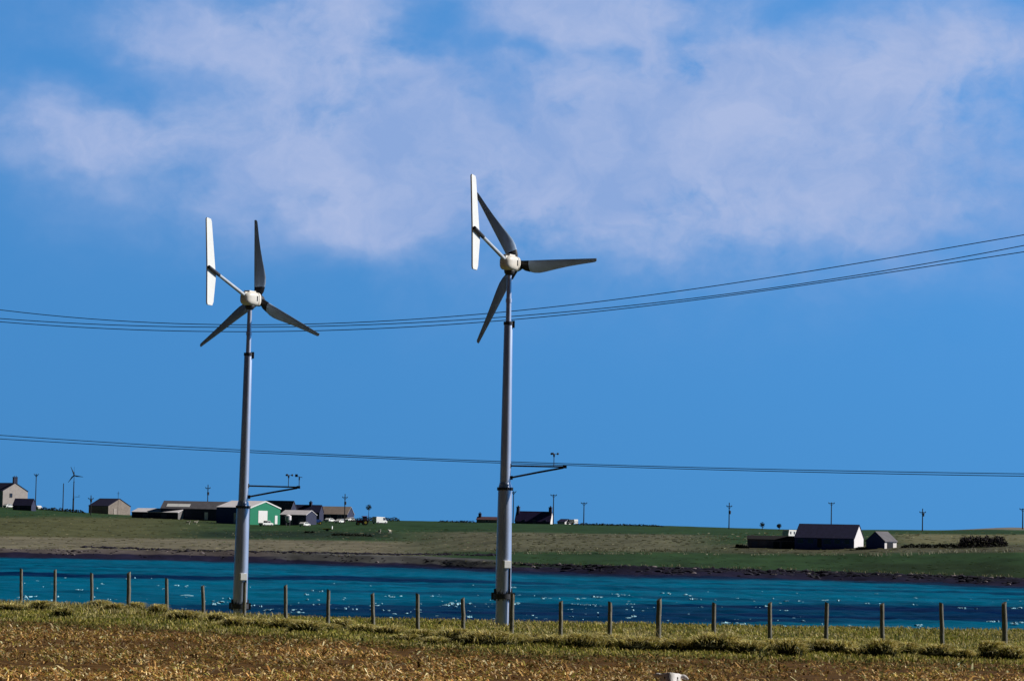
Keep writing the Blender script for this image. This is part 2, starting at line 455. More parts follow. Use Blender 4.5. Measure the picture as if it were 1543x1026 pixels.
cv = blend(cv, (0.16, 0.155, 0.085), sstep(1320, 1380, PX) * sstep(803, 806, RW) * sstep(822, 816, RW))
cv = blend(cv, (0.20, 0.185, 0.16), sstep(1370, 1420, PX) * sstep(799, 797, RW) * (TT < 7))                 # pale hill on the right skyline
cv = blend(cv, (0.022, 0.040, 0.016), sstep(1240, 1330, PX) * sstep(845, 852, RW + 0.01 * (1400 - PX)))
cv = blend(cv, (0.105, 0.09, 0.09), (TT <= 2.12) * sstep(640, 420, PX) * 1.0)                               # shingle, left
cv = blend(cv, (0.016, 0.014, 0.028), (TT <= 2.02) * sstep(700, 900, PX) * 1.0)                             # dark rock, right
cv = blend(cv, (0.018, 0.016, 0.040), (TT <= 1.55) * 1.0)
cv = blend(cv, (0.085, 0.085, 0.085), (TT <= 2.3) * (TT > 1.3) * sstep(380, 450, PX) * sstep(790, 720, PX))
far = grid_mesh('far_shore', GX, GY, GZ, MT['land'], cv)
tag(far, kind='structure')

# ------------------------------------------------------------------ water
wm, wnt, wb = new_mat('sea_water')
WN = wnt.nodes; WL = wnt.links
wa = WN.new('ShaderNodeAttribute'); wa.attribute_name = 'cover'
wtc = WN.new('ShaderNodeTexCoord'); wmp = WN.new('ShaderNodeMapping'); wmp.inputs['Scale'].default_value = (0.25, 0.9, 1)
WL.new(wtc.outputs['Object'], wmp.inputs['Vector'])
wn = WN.new('ShaderNodeTexNoise'); wn.inputs['Scale'].default_value = 0.35; wn.inputs['Detail'].default_value = 8; wn.inputs['Roughness'].default_value = 0.7
WL.new(wmp.outputs[0], wn.inputs['Vector'])
wr = WN.new('ShaderNodeMapRange'); wr.inputs['From Min'].default_value = 0.3; wr.inputs['From Max'].default_value = 0.72; wr.inputs['To Min'].default_value = 0.55; wr.inputs['To Max'].default_value = 1.5
WL.new(wn.outputs['Fac'], wr.inputs['Value'])
ws = WN.new('ShaderNodeVectorMath'); ws.operation = 'SCALE'
WL.new(wa.outputs['Color'], ws.inputs[0]); WL.new(wr.outputs['Result'], ws.inputs['Scale'])
WL.new(ws.outputs['Vector'], wb.inputs['Base Color'])
wb.inputs['Roughness'].default_value = 0.5; wb.inputs['Specular IOR Level'].default_value = 0.015
wbp = WN.new('ShaderNodeBump'); wbp.inputs['Strength'].default_value = 0.6; wbp.inputs['Distance'].default_value = 0.4
WL.new(wn.outputs['Fac'], wbp.inputs['Height']); WL.new(wbp.outputs['Normal'], wb.inputs['Normal'])
wx = np.concatenate([np.linspace(-4000, -160, 24), np.arange(-150, 150.1, 1.5), np.linspace(160, 4000, 24)])
wy = np.concatenate([np.linspace(100, 255, 12), np.arange(260, 700, 1.6), np.linspace(705, 9000, 30)])
WX, WY = np.meshgrid(wx, wy, indexing='ij')
inn = sstep(150, 130, np.abs(WX)) * sstep(255, 270, WY) * sstep(700, 650, WY)
WZ = inn * (0.34 * fbm(WX * 0.11 + 0.03 * WY, WY * 0.22, 21, 4) + 0.20 * vnoise(WX * 0.5, WY * 0.8, 22))
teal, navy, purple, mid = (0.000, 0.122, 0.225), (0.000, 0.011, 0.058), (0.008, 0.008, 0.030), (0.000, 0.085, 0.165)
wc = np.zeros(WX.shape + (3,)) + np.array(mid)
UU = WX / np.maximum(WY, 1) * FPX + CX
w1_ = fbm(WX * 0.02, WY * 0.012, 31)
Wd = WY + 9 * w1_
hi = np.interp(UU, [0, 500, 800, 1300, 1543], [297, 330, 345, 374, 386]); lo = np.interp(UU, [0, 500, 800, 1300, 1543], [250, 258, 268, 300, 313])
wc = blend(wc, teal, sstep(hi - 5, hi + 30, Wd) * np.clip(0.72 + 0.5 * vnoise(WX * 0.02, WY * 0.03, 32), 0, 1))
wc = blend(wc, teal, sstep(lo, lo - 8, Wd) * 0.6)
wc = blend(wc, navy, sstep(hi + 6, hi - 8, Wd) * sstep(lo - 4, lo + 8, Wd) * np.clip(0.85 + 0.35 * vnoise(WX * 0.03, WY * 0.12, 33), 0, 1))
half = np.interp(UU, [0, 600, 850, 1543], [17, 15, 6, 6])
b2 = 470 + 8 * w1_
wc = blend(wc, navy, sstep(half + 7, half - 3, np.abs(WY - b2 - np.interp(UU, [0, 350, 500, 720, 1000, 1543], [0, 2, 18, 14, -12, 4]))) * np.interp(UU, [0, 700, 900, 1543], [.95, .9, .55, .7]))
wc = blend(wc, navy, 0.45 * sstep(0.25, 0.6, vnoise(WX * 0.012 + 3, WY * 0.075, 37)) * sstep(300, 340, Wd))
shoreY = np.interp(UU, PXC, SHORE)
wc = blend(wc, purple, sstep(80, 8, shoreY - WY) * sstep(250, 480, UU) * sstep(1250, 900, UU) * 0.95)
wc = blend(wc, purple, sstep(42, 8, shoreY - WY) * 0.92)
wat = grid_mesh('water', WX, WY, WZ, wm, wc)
tag(wat, kind='structure')

# whitecaps: little breaking crests
fm = MB()
caps = [(41, 898), (120, 888), (150, 879), (265, 882), (285, 897), (325, 907), (455, 895), (471, 890), (575, 911), (588, 898), (650, 899),
        (446, 918), (448, 923), (410, 918), (676, 910), (690, 910), (708, 927), (820, 901), (874, 902), (902, 900), (879, 912), (975, 905),
        (1035, 896), (1043, 901), (956, 929), (1257, 905), (1202, 907), (1320, 911), (1453, 916), (1531, 939), (1533, 916), (1490, 936), (940, 895),
        (1005, 895), (780, 897), (778, 910), (770, 885), (1390, 942), (820, 933), (1090, 939), (1105, 939)]
nbig = len(caps)
for _ in range(430):
    x_ = rng.uniform(-60, 1600); caps.append((x_, hor(x_) + rng.uniform(86, 140)))
for k, (px, row) in enumerate(caps):
    p = ground_hit(px, row, 0.1); big = k < nbig
    if not big and mnoise.noise(Vector((p.x * .03, p.y * .02, 2))) < -.15: continue
    for q in range(rng.integers(3, 7) if big else rng.integers(1, 3)):
        w = rng.uniform(.10, .34) * (1 if big else .6); h = rng.uniform(.05, .15) * (1 if big else .7)
        x1, y1 = p.x + rng.normal(0, .55 if big else .3), p.y + rng.normal(0, 1.6)
        zz = 0.34 * fbm(np.array([x1 * 0.11 + 0.03 * y1]), np.array([y1 * 0.22]), 21, 4)[0]
        fm.blob((x1, y1, zz + .03), (w, .3, h), seed=k + q * 7, rough=1.1, sub=2 if big else 1)
tag(fm.build('whitecap_foam', MT['foam'], smooth=True, fix=False), kind='stuff', label='scattered pale whitecaps breaking on the blue water', cat='foam')

# ------------------------------------------------------------------ near field
ZF = 6.0
BND = [(-300, 925), (0, 934), (200, 943), (400, 957), (600, 972), (800, 984), (1000, 988), (1200, 994), (1543, 998), (1900, 1004)]
CRE = [(-300, 900), (0, 908), (120, 912), (250, 922), (330, 927), (420, 929), (600, 932), (760, 935.5), (1000, 940), (1200, 944), (1543, 949), (1900, 955)]
POSTS = [(32, 857, 909), (83, 857, 908), (139, 864, 912), (194, 861, 918), (252, 872, 922), (308, 880, 928), (368, 877, 931), (431, 880, 934), (494, 888, 941),
         (563, 892, 944), (630, 895, 952), (699, 899, 956), (771, 894, 960), (845, 905, 963), (919, 907, 967), (992, 902, 969), (1075, 908, 973), (1160, 907, 976),
         (1244, 907, 977), (1330, 908, 979), (1421, 910, 983), (1515, 906, 984)]
bu = np.array([ray(p, r_).x for p, r_ in BND]); bY = np.array([ground_hit(p, r_, ZF).y for p, r_ in BND])
cu = np.array([ray(p, r_).x for p, r_ in CRE]); cY = np.array([ground_hit(p, r_, ZF).y for p, r_ in CRE])
def Yb(X, Y): return np.interp(X / np.maximum(Y, 1), bu, bY)
def Yc(X, Y): return np.interp(X / np.maximum(Y, 1), cu, cY)
def near_z(X, Y):
    X = np.asarray(X, float); Y = np.asarray(Y, float)
    d = Y - (Yc(X, Y) - 0.5)
    z = ZF + 0.05 * fbm(X * 0.25, Y * 0.25, 41) + 0.02 * fbm(X * 1.5, Y * 1.5, 42, 3)
    z = z - np.where(d > 0, 0.018 * d * d * np.clip(1 - d / 60, 0.45, 1) + 0.10 * d, 0)
    return np.maximum(z, -2.0)
xs = np.concatenate([np.linspace(-400, -42, 40), np.arange(-40, 40.1, 0.4), np.linspace(42, 400, 40)])
ys = np.concatenate([np.linspace(-60, 36, 30), np.arange(38, 112, 0.4), np.linspace(113, 140, 20)])
NX, NY = np.meshgrid(xs, ys, indexing='ij')
NZ = near_z(NX, NY)
gf = sstep(-1.2, 1.8, NY - Yb(NX, NY) + 1.6 * fbm(NX * 0.4, NY * 0.4, 44))
nc = np.zeros(NX.shape + (3,)) + np.array((0.105, 0.055, 0.018))
nc = blend(nc, (0.060, 0.068, 0.020), gf)
tag(grid_mesh('field', NX, NY, NZ, MT['near'], nc), kind='structure')

def blades(name, P, h, w, lean, az, colr, tipcol=None):
    n = len(P)
    ax = np.stack([np.cos(az), np.sin(az), np.zeros(n)], 1)            # lean direction
    ya = az + rng.uniform(-1.2, 1.2, n) + np.pi / 2
    sd_ = np.stack([np.cos(ya), np.sin(ya), np.zeros(n)], 1)
    up = np.array([0, 0, 1.0])
    w = w[:, None]; h_ = h[:, None]; l = lean[:, None]
    mid_ = P + up * h_ * 0.62 + ax * h_ * l * 0.35
    tip = P + up * h_ * (1 - 0.25 * l) + ax * h_ * l
    V = np.stack([P - sd_ * w / 2, P + sd_ * w / 2, mid_ - sd_ * w * 0.42, mid_ + sd_ * w * 0.42, tip], 1).reshape(-1, 3)
    b0 = np.arange(n) * 5
    quad = np.stack([b0, b0 + 1, b0 + 3, b0 + 2], 1); tri = np.stack([b0 + 2, b0 + 3, b0 + 4], 1)
    flat = np.concatenate([quad.ravel(), tri.ravel()])
    sizes = np.concatenate([np.full(n, 4), np.full(n, 3)])
    C = np.repeat(colr, 5, axis=0)
    return np_mesh(name, V, flat, sizes, MT['blades'], C)

def pick(pal, n, jit=0.25):
    pal = np.array(pal); c = pal[rng.integers(0, len(pal), n)]
    return np.clip(c * (1 + rng.normal(0, jit, (n, 1))), 0.004, 0.9)

# broken brown crop litter on the near field
def sample_px(n, pxr, yr):
    px = rng.uniform(*pxr, n); Y = np.sqrt(rng.uniform(yr[0] ** 2, yr[1] ** 2, n))
    X = (px - CX + 8) / FPX * Y
    return X, Y
X, Y = sample_px(385000, (-330, 1980), (40, 100))
dB = Y - Yb(X, Y) + 1.3 * fbm(X * 0.5, Y * 0.5, 51)
patch = fbm(X * 0.9, Y * 0.45, 52) + 0.7 * fbm(X * 3.5, Y * 2.0, 56, 3)
keep = (dB < 0.8) & (rng.random(len(X)) < np.clip(0.52 + 1.25 * patch + 0.5 * fbm(X * 0.16, Y * 0.10, 59, 3), 0.03, 1))
X, Y, dB, patch = X[keep], Y[keep], dB[keep], patch[keep]
n = len(X)
P = np.stack([X, Y, near_z(X, Y) - 0.01], 1)
broad = np.clip(0.95 + 0.75 * fbm(X * 0.22, Y * 0.16, 58, 3) + 0.25 * sstep(74, 58, Y), .45, 1.6)
colr = broad[:, None] * pick([(0.62, 0.39, 0.13), (0.74, 0.51, 0.23), (0.40, 0.20, 0.06), (0.84, 0.64, 0.36), (0.24, 0.11, 0.035), (0.20, 0.105, 0.03), (0.36, 0.26, 0.055), (0.52, 0.30, 0.10), (0.28, 0.25, 0.05), (0.12, 0.065, 0.02)], n, 0.25)
gsel = rng.random(n) < np.clip(sstep(-7, 0.5, dB) * 0.75 + 0.12 * (fbm(X * 0.7, Y * 0.4, 53) > 0.12), 0, 0.95)
colr[gsel] = pick([(0.12, 0.13, 0.035), (0.17, 0.16, 0.045), (0.09, 0.10, 0.025), (0.24, 0.17, 0.06)], int(gsel.sum()), 0.25)
o = blades('crop_litter', P, rng.uniform(0.03, 0.11, n) * (1 + (rng.random(n) < .06) * rng.uniform(.5, 1.6, n)), rng.uniform(0.014, 0.055, n), rng.uniform(0.5, 3.2, n), rng.uniform(0, 2 * np.pi, n), colr)
tag(o, kind='stuff', label='golden brown withered crop litter covering the near field', cat='stubble')

# short pasture between fence and crest
X, Y = sample_px(218000, (-330, 1980), (64, 112))
dB = Y - Yb(X, Y) + 1.3 * fbm(X * 0.5, Y * 0.5, 51); dC = Y - Yc(X, Y)
keep = (dB > -0.8) & (dC < 4) & (rng.random(len(X)) < np.clip(0.75 + 0.9 * fbm(X * 1.2, Y * 0.8, 54), 0.1, 1))
X, Y, dB, dC = X[keep], Y[keep], dB[keep], dC[keep]; n = len(X)
P = np.stack([X, Y, near_z(X, Y) - 0.01], 1)
colr = pick([(0.30, 0.285, 0.042), (0.40, 0.35, 0.075), (0.23, 0.24, 0.032), (0.55, 0.46, 0.15), (0.15, 0.17, 0.024), (0.44, 0.33, 0.09)], n, 0.22)
pale = rng.random(n) < 0.10 + 0.35 * (fbm(X * 0.6, Y * 0.5, 55) > 0.18) + 0.35 * (X < -7) * (dC > -6)
colr[pale] = pick([(0.52, 0.44, 0.19), (0.62, 0.53, 0.27), (0.44, 0.36, 0.14)], int(pale.sum()), 0.2)
hh = rng.uniform(0.06, 0.15, n) * np.where((X < -7) & (dC > -6), 1.7, 1.0)
o = blades('pasture_grass', P, hh, rng.uniform(0.018, 0.04, n), rng.uniform(0.2, 1.2, n), rng.uniform(0, 2 * np.pi, n), colr)
tag(o, kind='stuff', label='short olive green pasture grass between the fence and the shore', cat='grass')

# tussocks along the front of the fence
TUS = [(-40, 918, 1), (15, 919, 1), (62, 917, 1), (95, 928, .8), (150, 915, .9), (172, 921, 1), (205, 918, .9), (238, 927, 1), (275, 933, 1.1), (330, 937, .8), (352, 945, .9), (380, 944, 1),
       (425, 947, 1), (462, 953, 1.2), (490, 950, .8), (515, 948, 1), (548, 954, 1), (585, 957, 1), (610, 966, .8), (634, 963, 1), (655, 972, .8), (684, 968, 1.1), (735, 974, 1.55), (772, 971, 1.1), (800, 970, .9),
       (832, 972, .9), (878, 977, 1.55), (908, 966, .9), (930, 975, 1.1), (965, 979, 1.6), (1012, 980, 1.2), (1078, 982, 1.5), (1100, 980, 1.0), (1128, 984, 1.1), (1163, 982, 1.1), (1192, 989, 1.3), (1228, 984, 1.1),
       (1262, 985, 1.1), (1295, 987, .9), (1328, 990, 1.3), (1366, 984, 1.0), (1412, 990, 1.0), (1450, 992, .8), (1494, 990, 1.2), (1522, 994, 1.1), (1580, 995, 1.2)]
td = MB(); BP = []; BH = []; BW = []; BL = []; BA = []; BC = []
for k, (px, row, s) in enumerate(TUS):
    p = ground_hit(px, row, ZF)
    rx, ry, rz_ = 0.36 * s * rng.uniform(.7, 1.4), 0.27 * s, 0.185 * s * rng.uniform(.6, 1.3)
    td.blob((p.x, p.y, ZF + rz_ * 0.2), (rx * .85, ry * .85, rz_ * .8), seed=k, rough=0.5, sub=3)
    n = int(600 * s)
    a = rng.uniform(0, 2 * np.pi, n); q = np.sqrt(rng.random(n)) * 1.0
    bx, by = np.cos(a) * q, np.sin(a) * q
    keepb = rng.random(n) < np.where((bx < 0.30) & (by < 0.35) & (q > 0.35), 0.25, 1.0)  # straw thinned at front left so the dark heart reads as shade
    a, q, bx, by = a[keepb], q[keepb], bx[keepb], by[keepb]; n = len(a)
    m2 = int(160 * s)                      # short dark sward covering the whole mound
    a2 = rng.uniform(0, 2 * np.pi, m2); q2 = np.sqrt(rng.random(m2)) * 1.05; z2 = np.sqrt(np.clip(1 - q2 * q2, 0, 1))
    BP.append(np.stack([p.x + np.cos(a2) * q2 * rx, p.y + np.sin(a2) * q2 * ry, ZF + rz_ * .15 + z2 * rz_ * .85], 1))
    BH.append(rng.uniform(.05, .13, m2)); BW.append(rng.uniform(.014, .03, m2)); BL.append(rng.uniform(.3, 1.6, m2)); BA.append(a2 + rng.normal(0, .6, m2))
    BC.append(pick([(0.05, 0.055, 0.014), (0.08, 0.08, 0.02), (0.04, 0.042, 0.012), (0.22, 0.19, 0.06)], m2, .25))
    bz = np.sqrt(np.clip(1 - q * q, 0, 1))
    BP.append(np.stack([p.x + bx * rx, p.y + by * ry, ZF + rz_ * 0.25 + bz * rz_ * 0.95], 1))
    BH.append(rng.uniform(0.06, 0.17, n) * (0.4 + 0.6 * s)); BW.append(rng.uniform(0.014, 0.032, n)); BL.append(rng.uniform(0.8, 2.6, n)); BA.append(a + rng.normal(0, 0.6, n))
    BC.append(pick([(0.58, 0.50, 0.15), (0.72, 0.60, 0.24), (0.80, 0.68, 0.34), (0.34, 0.33, 0.07), (0.62, 0.52, 0.18), (0.84, 0.74, 0.42)], n, 0.2))
    if s > 1.4 or k in (30, 24):           # a few long pale seed stalks
        m_ = 26
        BP.append(np.stack([p.x + rng.normal(0, .2, m_), p.y + rng.normal(0, .15, m_), np.full(m_, ZF + .1)], 1))
        BH.append(rng.uniform(0.4, 0.75, m_)); BW.append(np.full(m_, 0.014)); BL.append(rng.uniform(0.5, 1.3, m_)); BA.append(np.where(rng.random(m_) < .5, 0, np.pi) + rng.normal(0, .5, m_))
        BC.append(pick([(0.5, 0.42, 0.22), (0.42, 0.34, 0.16)], m_, 0.15))
# rough fringe between the tussocks
X, Y = sample_px(90000, (-330, 1980), (66, 104))
lineY = np.interp(X / Y, [ray(p, r_).x for p, r_, s in TUS], [ground_hit(p, r_, ZF).y for p, r_, s in TUS])
keep = (np.abs(Y - lineY) < 1.7) & (rng.random(len(X)) < np.clip(0.55 + 1.4 * fbm(X * 1.3, Y * 1.0, 61), 0.05, 1))
X, Y = X[keep], Y[keep]; n = len(X)
BP.append(np.stack([X, Y, near_z(X, Y)], 1)); BH.append(rng.uniform(0.04, 0.12, n)); BW.append(rng.uniform(0.015, 0.032, n)); BL.append(rng.uniform(0.5, 2.2, n)); BA.append(rng.uniform(0, 6.28, n))
BC.append(pick([(0.25, 0.24, 0.04), (0.34, 0.30, 0.065), (0.19, 0.20, 0.03), (0.50, 0.41, 0.14), (0.40, 0.32, 0.09)], n, 0.22))
soilmat = mat('tussock_heart', (0.034, 0.036, 0.011), 1.0, 0.5, 9, 0.8)
mounds = td.build('tussock_mound', soilmat, smooth=True, fix=False)
tag(mounds, kind='stuff', label='dark matted hearts of the tussocks in front of the fence', cat='tussocks')
o = blades('rough_grass', np.concatenate(BP), np.concatenate(BH), np.concatenate(BW), np.concatenate(BL), np.concatenate(BA), np.concatenate(BC))
tag(o, kind='stuff', label='pale tussocky rough grass along the front of the fence', cat='grass')

# ------------------------------------------------------------------ fence posts
PL = ['leftmost post of the fence, near the left edge of the photo', 'second post from the left end of the fence', 'slim third post from the left end of the fence',
      'sturdy fourth post from the left end, taller than its neighbours', 'fifth post from the left end of the fence', 'short post just left of the post before the left turbine',
      'post standing in front of the left turbine base', 'first post to the right of the left turbine base', 'second post to the right of the left turbine base',
      'third post to the right of the left turbine base', 'third post left of the one beside the right turbine base', 'second post... ', '', '', '', '', '', '', '', '', '', '']
PL[10] = 'second post to the left of the right turbine base'
PL[11] = 'first post to the left of the right turbine base'
PL[9] = 'third post to the left of the right turbine base'
PL[12] = 'dark post touching the right side of the right turbine base'
PL[13] = 'second post right of the right turbine base, with bare water either side'
PL[14] = 'third post right of the right turbine, left of the tallest post'
PL[15] = 'tall pale post almost straight above the sheep'
PL[16] = 'post behind a big grass tussock, first to the right of the sheep'
PL[17] = 'sixth post from the right end of the fence'[0:0] + 'fifth post counted from the right end of the fence, after the rightmost'
PL[17] = 'grey post below the dark byre, fifth before the rightmost post'
PL[18] = 'post below the white gabled bungalow, third before the rightmost dark knobbly post'
PL[19] = 'post below the small garage with the white wall'
PL[20] = 'smooth leaning post just left of the rightmost post'
PL[21] = 'rightmost post, dark and knobbly, near the right edge of the photo'
for k, (px, top, base) in enumerate(POSTS):
    b = ground_hit(px, base, ZF); b.z = float(near_z(b.x, b.y))
    t_ = at(px + [0, 0, -1, 0, -1, -3, 1, -1, 1, -2, -1, -2, 1, 0, 0, 1, 1, 0, 2, -1, -3, -2][k], top, b.y)
    H = t_.z - b.z
    r_ = 0.058 if k not in (3, 21, 15) else 0.07
    mb = MB()
    n = 12; pts = []; rad = []
    lx = t_.x - b.x - 0.0
    for q in range(11):
        s = q / 10
        pts.append((lx * s + 0.012 * mnoise.noise(Vector((k, s * 4, 0))), 0.012 * mnoise.noise(Vector((k, s * 4, 9))), -0.25 + (H + 0.25) * s))
        rad.append(r_ * (1.05 - 0.12 * s) * (1 + (0.22 if k == 21 else 0.08) * mnoise.noise(Vector((s * 9, k * 2.3, 1)))))
    mb.tube(pts, rad, n)
    o = mb.build('fence_post', MT['post'], smooth=True)
    # chipped slanting top
    me = o.data
    for v in me.vertices:
        if v.co.z > H - 0.01: v.co.z += (0.5 * v.co.x + 0.3 * v.co.y) * (1 if k % 2 else -1) - 0.01
    o.location = b
    tag(o, 'weathered grey wooden ' + PL[k] if not PL[k].startswith(('grey', 'dark', 'tall', 'slim', 'sturdy', 'short', 'smooth')) else PL[k].replace(' post', ' wooden fence post', 1), 'fence post', 'fence posts in the row along the field edge')

# ------------------------------------------------------------------ wind turbines
HUBZ = 11.12       # rotor axis above the foot of the mast
FL = 0.80
def turbine(name, loc, label, yaw, phase, wind_vane=True):
    root = empty(name, loc, label, 'wind turbine', 'two tall wind turbines at the field edge')
    m = MB(); m.lathe([(-0.6, .225), (FL - .05, .225)], 32); m.build('base_tower', MT['tower'], root, smooth=True)
    m = MB(); m.lathe([(FL - .10, .235), (FL - .10, .30), (FL - .015, .30), (FL - .015, .30), (FL + .06, .30), (FL + .06, .245)], 32)
    for k in range(12):
        a = k * math.pi / 6
        m.tube([(.272 * math.cos(a), .272 * math.sin(a), FL - .16), (.272 * math.cos(a), .272 * math.sin(a), FL + .12)], .018, 6)
    for a in (0.15, math.pi - .3):
        m.box((.30 * math.cos(a), .30 * math.sin(a), FL - .02), (.14, .10, .22), a)
    for k in range(6):       # gusset plates
        a = k * math.pi / 3 + .3
        m.box((.255 * math.cos(a), .255 * math.sin(a), FL + .13), (.09, .015, .16), a)
    m.build('hinge_flange', MT['flange'], root, smooth=True)
    m = MB(); m.lathe([(FL + .055, .243), (FL + 1.0, .24), (FL + 3.28, .218), (FL + 3.33, .216), (FL + 3.50, .172)], 36); m.build('lower_tower', MT['tower'], root, smooth=True)
    m = MB(); m.lathe([(FL + 3.26, .226), (FL + 3.34, .226)], 32)
    for k in range(10):
        a = k * math.pi / 5; m.box((.235 * math.cos(a), .235 * math.sin(a), FL + 3.30), (.03, .03, .10), a)
    m.build('collar', MT['flange'], root)
    m = MB(); m.lathe([(FL + 3.49, .168), (FL + 6.0, .152), (FL + 8.38, .135), (FL + 8.46, .12)], 32); m.build('upper_tower', MT['tower'], root, smooth=True)
    m = MB(); m.lathe([(FL + 8.40, .15), (FL + 8.50, .15)], 24); m.box((.15, -.02, FL + 8.42), (.10, .08, .22)); m.build('joint_ring', MT['flange'], root)
    m = MB(); m.lathe([(FL + 8.45, .085), (FL + 9.1, .082), (FL + 9.1, .098), (FL + 9.22, .098), (FL + 9.22, .08), (HUBZ - .22, .075)], 24); m.build('top_tower', MT['tower'], root, smooth=True)
    m = MB(); m.box((.10, -.225, FL + .9 + .07), (.24, .13, .23), R(28)); m.build('junction_box', MT['vane'], root, bevel=.012)
    m = MB(); m.tube([(.20, -.17, FL + .85), (.20, -.17, FL + .3), (.21, -.19, FL - .25), (.21, -.19, -.3)], .022, 8); m.build('cable_conduit', MT['flange'], root)
    # instrument arm
    z1 = FL + 4.02
    arm = MB(); arm.tube([(.15, 0, z1), (1.86, 0, z1)], .026, 8); arm.box((1.84, 0, z1), (.12, .07, .09)); arm.box((.155, 0, z1), (.05, .12, .14))
    arm = arm.build('instrument_arm', MT['flange'], root)
    b = MB(); b.tube([(.21, 0, z1 - .36), (1.0, 0, z1 - .19), (1.80, 0, z1 - .03)], .03, 8); b.box((.18, 0, z1 - .37), (.10, .12, .12)); b.build('arm_brace', MT['flange'], arm)
    a = MB(); a.tube([(1.50, 0, z1), (1.50, 0, z1 + .33)], .012, 8); a.tube([(1.50, 0, z1 + .30), (1.50, 0, z1 + .40)], [.025, .03], 8)
    for k in range(3):
        q = k * 2.094 + .2
        a.tube([(1.5, 0, z1 + .39), (1.5 + .11 * math.cos(q), .11 * math.sin(q), z1 + .40)], .008, 6)
        a.blob((1.5 + .12 * math.cos(q), .12 * math.sin(q), z1 + .40), (.04, .04, .04), rough=0, sub=1)
    a.build('anemometer', MT['flange'], arm)
    if wind_vane:
        a = MB(); a.tube([(1.86, 0, z1), (1.86, 0, z1 + .36)], .012, 8); a.tube([(1.86, 0, z1 + .24), (1.86, 0, z1 + .33)], .022, 8); a.tube([(1.74, 0, z1 + .38), (1.96, 0, z1 + .33)], .011, 6); a.box((1.76, 0, z1 + .39), (.09, .012, .09)); a.build('wind_vane', MT['flange'], arm)
    # nacelle (rotor axis along local x)
    m = MB(); secs = [(-.44, .06), (-.42, .13), (-.34, .19), (-.22, .235), (.10, .25), (.18, .245), (.19, .225), (.215, .225), (.225, .245), (.33, .24), (.40, .20), (.43, .14)]
    n = 40; vs = []
    for (x, r_) in secs:
        for k in range(n):
            a = 2 * math.pi * k / n; c_, s_ = math.cos(a), math.sin(a)
            e_ = (abs(c_) ** 3.6 + abs(s_) ** 3.6) ** (-1 / 3.6)
            vs.append((x, r_ * c_ * e_ * .95, r_ * s_ * e_ * (1.0 if s_ > 0 else .92)))
    m.add(vs, [(i * n + k, i * n + (k + 1) % n, (i + 1) * n + (k + 1) % n, (i + 1) * n + k) for i in range(len(secs) - 1) for k in range(n)] + [tuple(range(n))[::-1], tuple((len(secs) - 1) * n + k for k in range(n))])
    m.box((-.02, 0, .255), (.40, .22, .05)); m.box((-.28, 0, .14), (.26, .13, .16))
    nac = m.build('nacelle', MT['nacelle'], root, smooth=True, bevel=0.0, loc=(0, 0, HUBZ))
    nac.rotation_euler = (0, 0, yaw)
    m = MB(); m.lathe([(-.36, .10), (-.31, .15), (-.24, .17), (-.20, .16)], 24); m.build('yaw_bearing', MT['flange'], nac)
    m = MB(); m.box((.08, -.236, .02), (.035, .03, .17)); m.build('vent_slot', MT['black'], nac)
    # tail boom and vane
    m = MB(); m.tube([(-.36, 0, .10), (-2.02, 0, .66)], [.062, .055], 12)
    boom = m.build('tail_boom', MT['boom'], root, smooth=True, loc=(0, 0, HUBZ)); boom.rotation_euler = (0, 0, yaw)
    m = MB(); m.tube([(-1.95, 0, .64), (-2.58, 0, .86)], [.062, .058], 10); m.build('boom_socket', MT['flange'], boom)
    xe, ze = -2.55, .84
    out = [(xe - .18, ze + 1.60), (xe - .14, ze + 1.65), (xe + .09, ze + 1.62), (xe + .14, ze + 1.52), (xe + .46, ze - .10), (xe + .50, ze - .22), (xe + .40, ze - 1.12), (xe + .33, ze - 1.24), (xe + .06, ze - 1.23), (xe + .02, ze - 1.15), (xe - .04, ze + .1)]
    m = MB(); m.prism(out, -.025 + .075, .025 + .075)
    m.build('tail_vane', MT['vane'], boom, bevel=.008)
    # rotor
    c = Vector((.49 * math.cos(yaw), .49 * math.sin(yaw), HUBZ))
    m = MB(); m.lathe([(-.08, .13), (-.06, .20), (.06, .21), (.16, .18), (.26, .11), (.31, .03)], 28, 'x')
    hub = m.build('hub', MT['flange'], root, smooth=True, loc=c); hub.rotation_euler = (phase, 0, yaw)
    prof = [(.45, .37, .10), (.60, .405, .09), (.78, .41, .075), (1.0, .375, .06), (1.35, .305, .045), (1.75, .235, .034), (2.15, .18, .026), (2.55, .135, .018), (2.70, .115, .014), (2.75, .075, .008)]
    def section(r_, ch, th, tw, n=16):
        vs = []
        for k in range(n):
            a = 2 * math.pi * k / n
            s = (1 - math.cos(a)) / 2
            yy = 0.17 - ch * s if False else (.36 * .38 - ch * s)
            tt = th * math.sin(a) * (1 - .55 * s)
            vs.append((tt * math.cos(tw) - (yy - .05) * math.sin(tw), yy * math.cos(tw) + tt * math.sin(tw), r_))
        return vs
    for k in range(3):
        rot = Matrix.Rotation(k * 2 * math.pi / 3, 3, 'X')
        m = MB(); rings = [section(r_, ch, th, lerp(R(20), R(3), min((r_ - .45) / 1.6, 1))) for (r_, ch, th) in prof]
        n = 16; vs = [rot @ Vector(v) for r_ in rings for v in r_]; fs = []
        for i in range(len(rings) - 1):
            for q in range(n): fs.append((i * n + q, i * n + (q + 1) % n, (i + 1) * n + (q + 1) % n, (i + 1) * n + q))
        fs.append(tuple(range(n))); fs.append(tuple((len(rings) - 1) * n + q for q in range(n)))
        m.add(vs, fs)
        bl = m.build('blade', MT['blade'], hub, smooth=True)
        m = MB(); vs = [rot @ Vector(v) for r_ in (section(.12, .22, .14, R(20)), section(.28, .33, .13, R(20)), section(.452, .375, .106, R(20))) for v in r_]
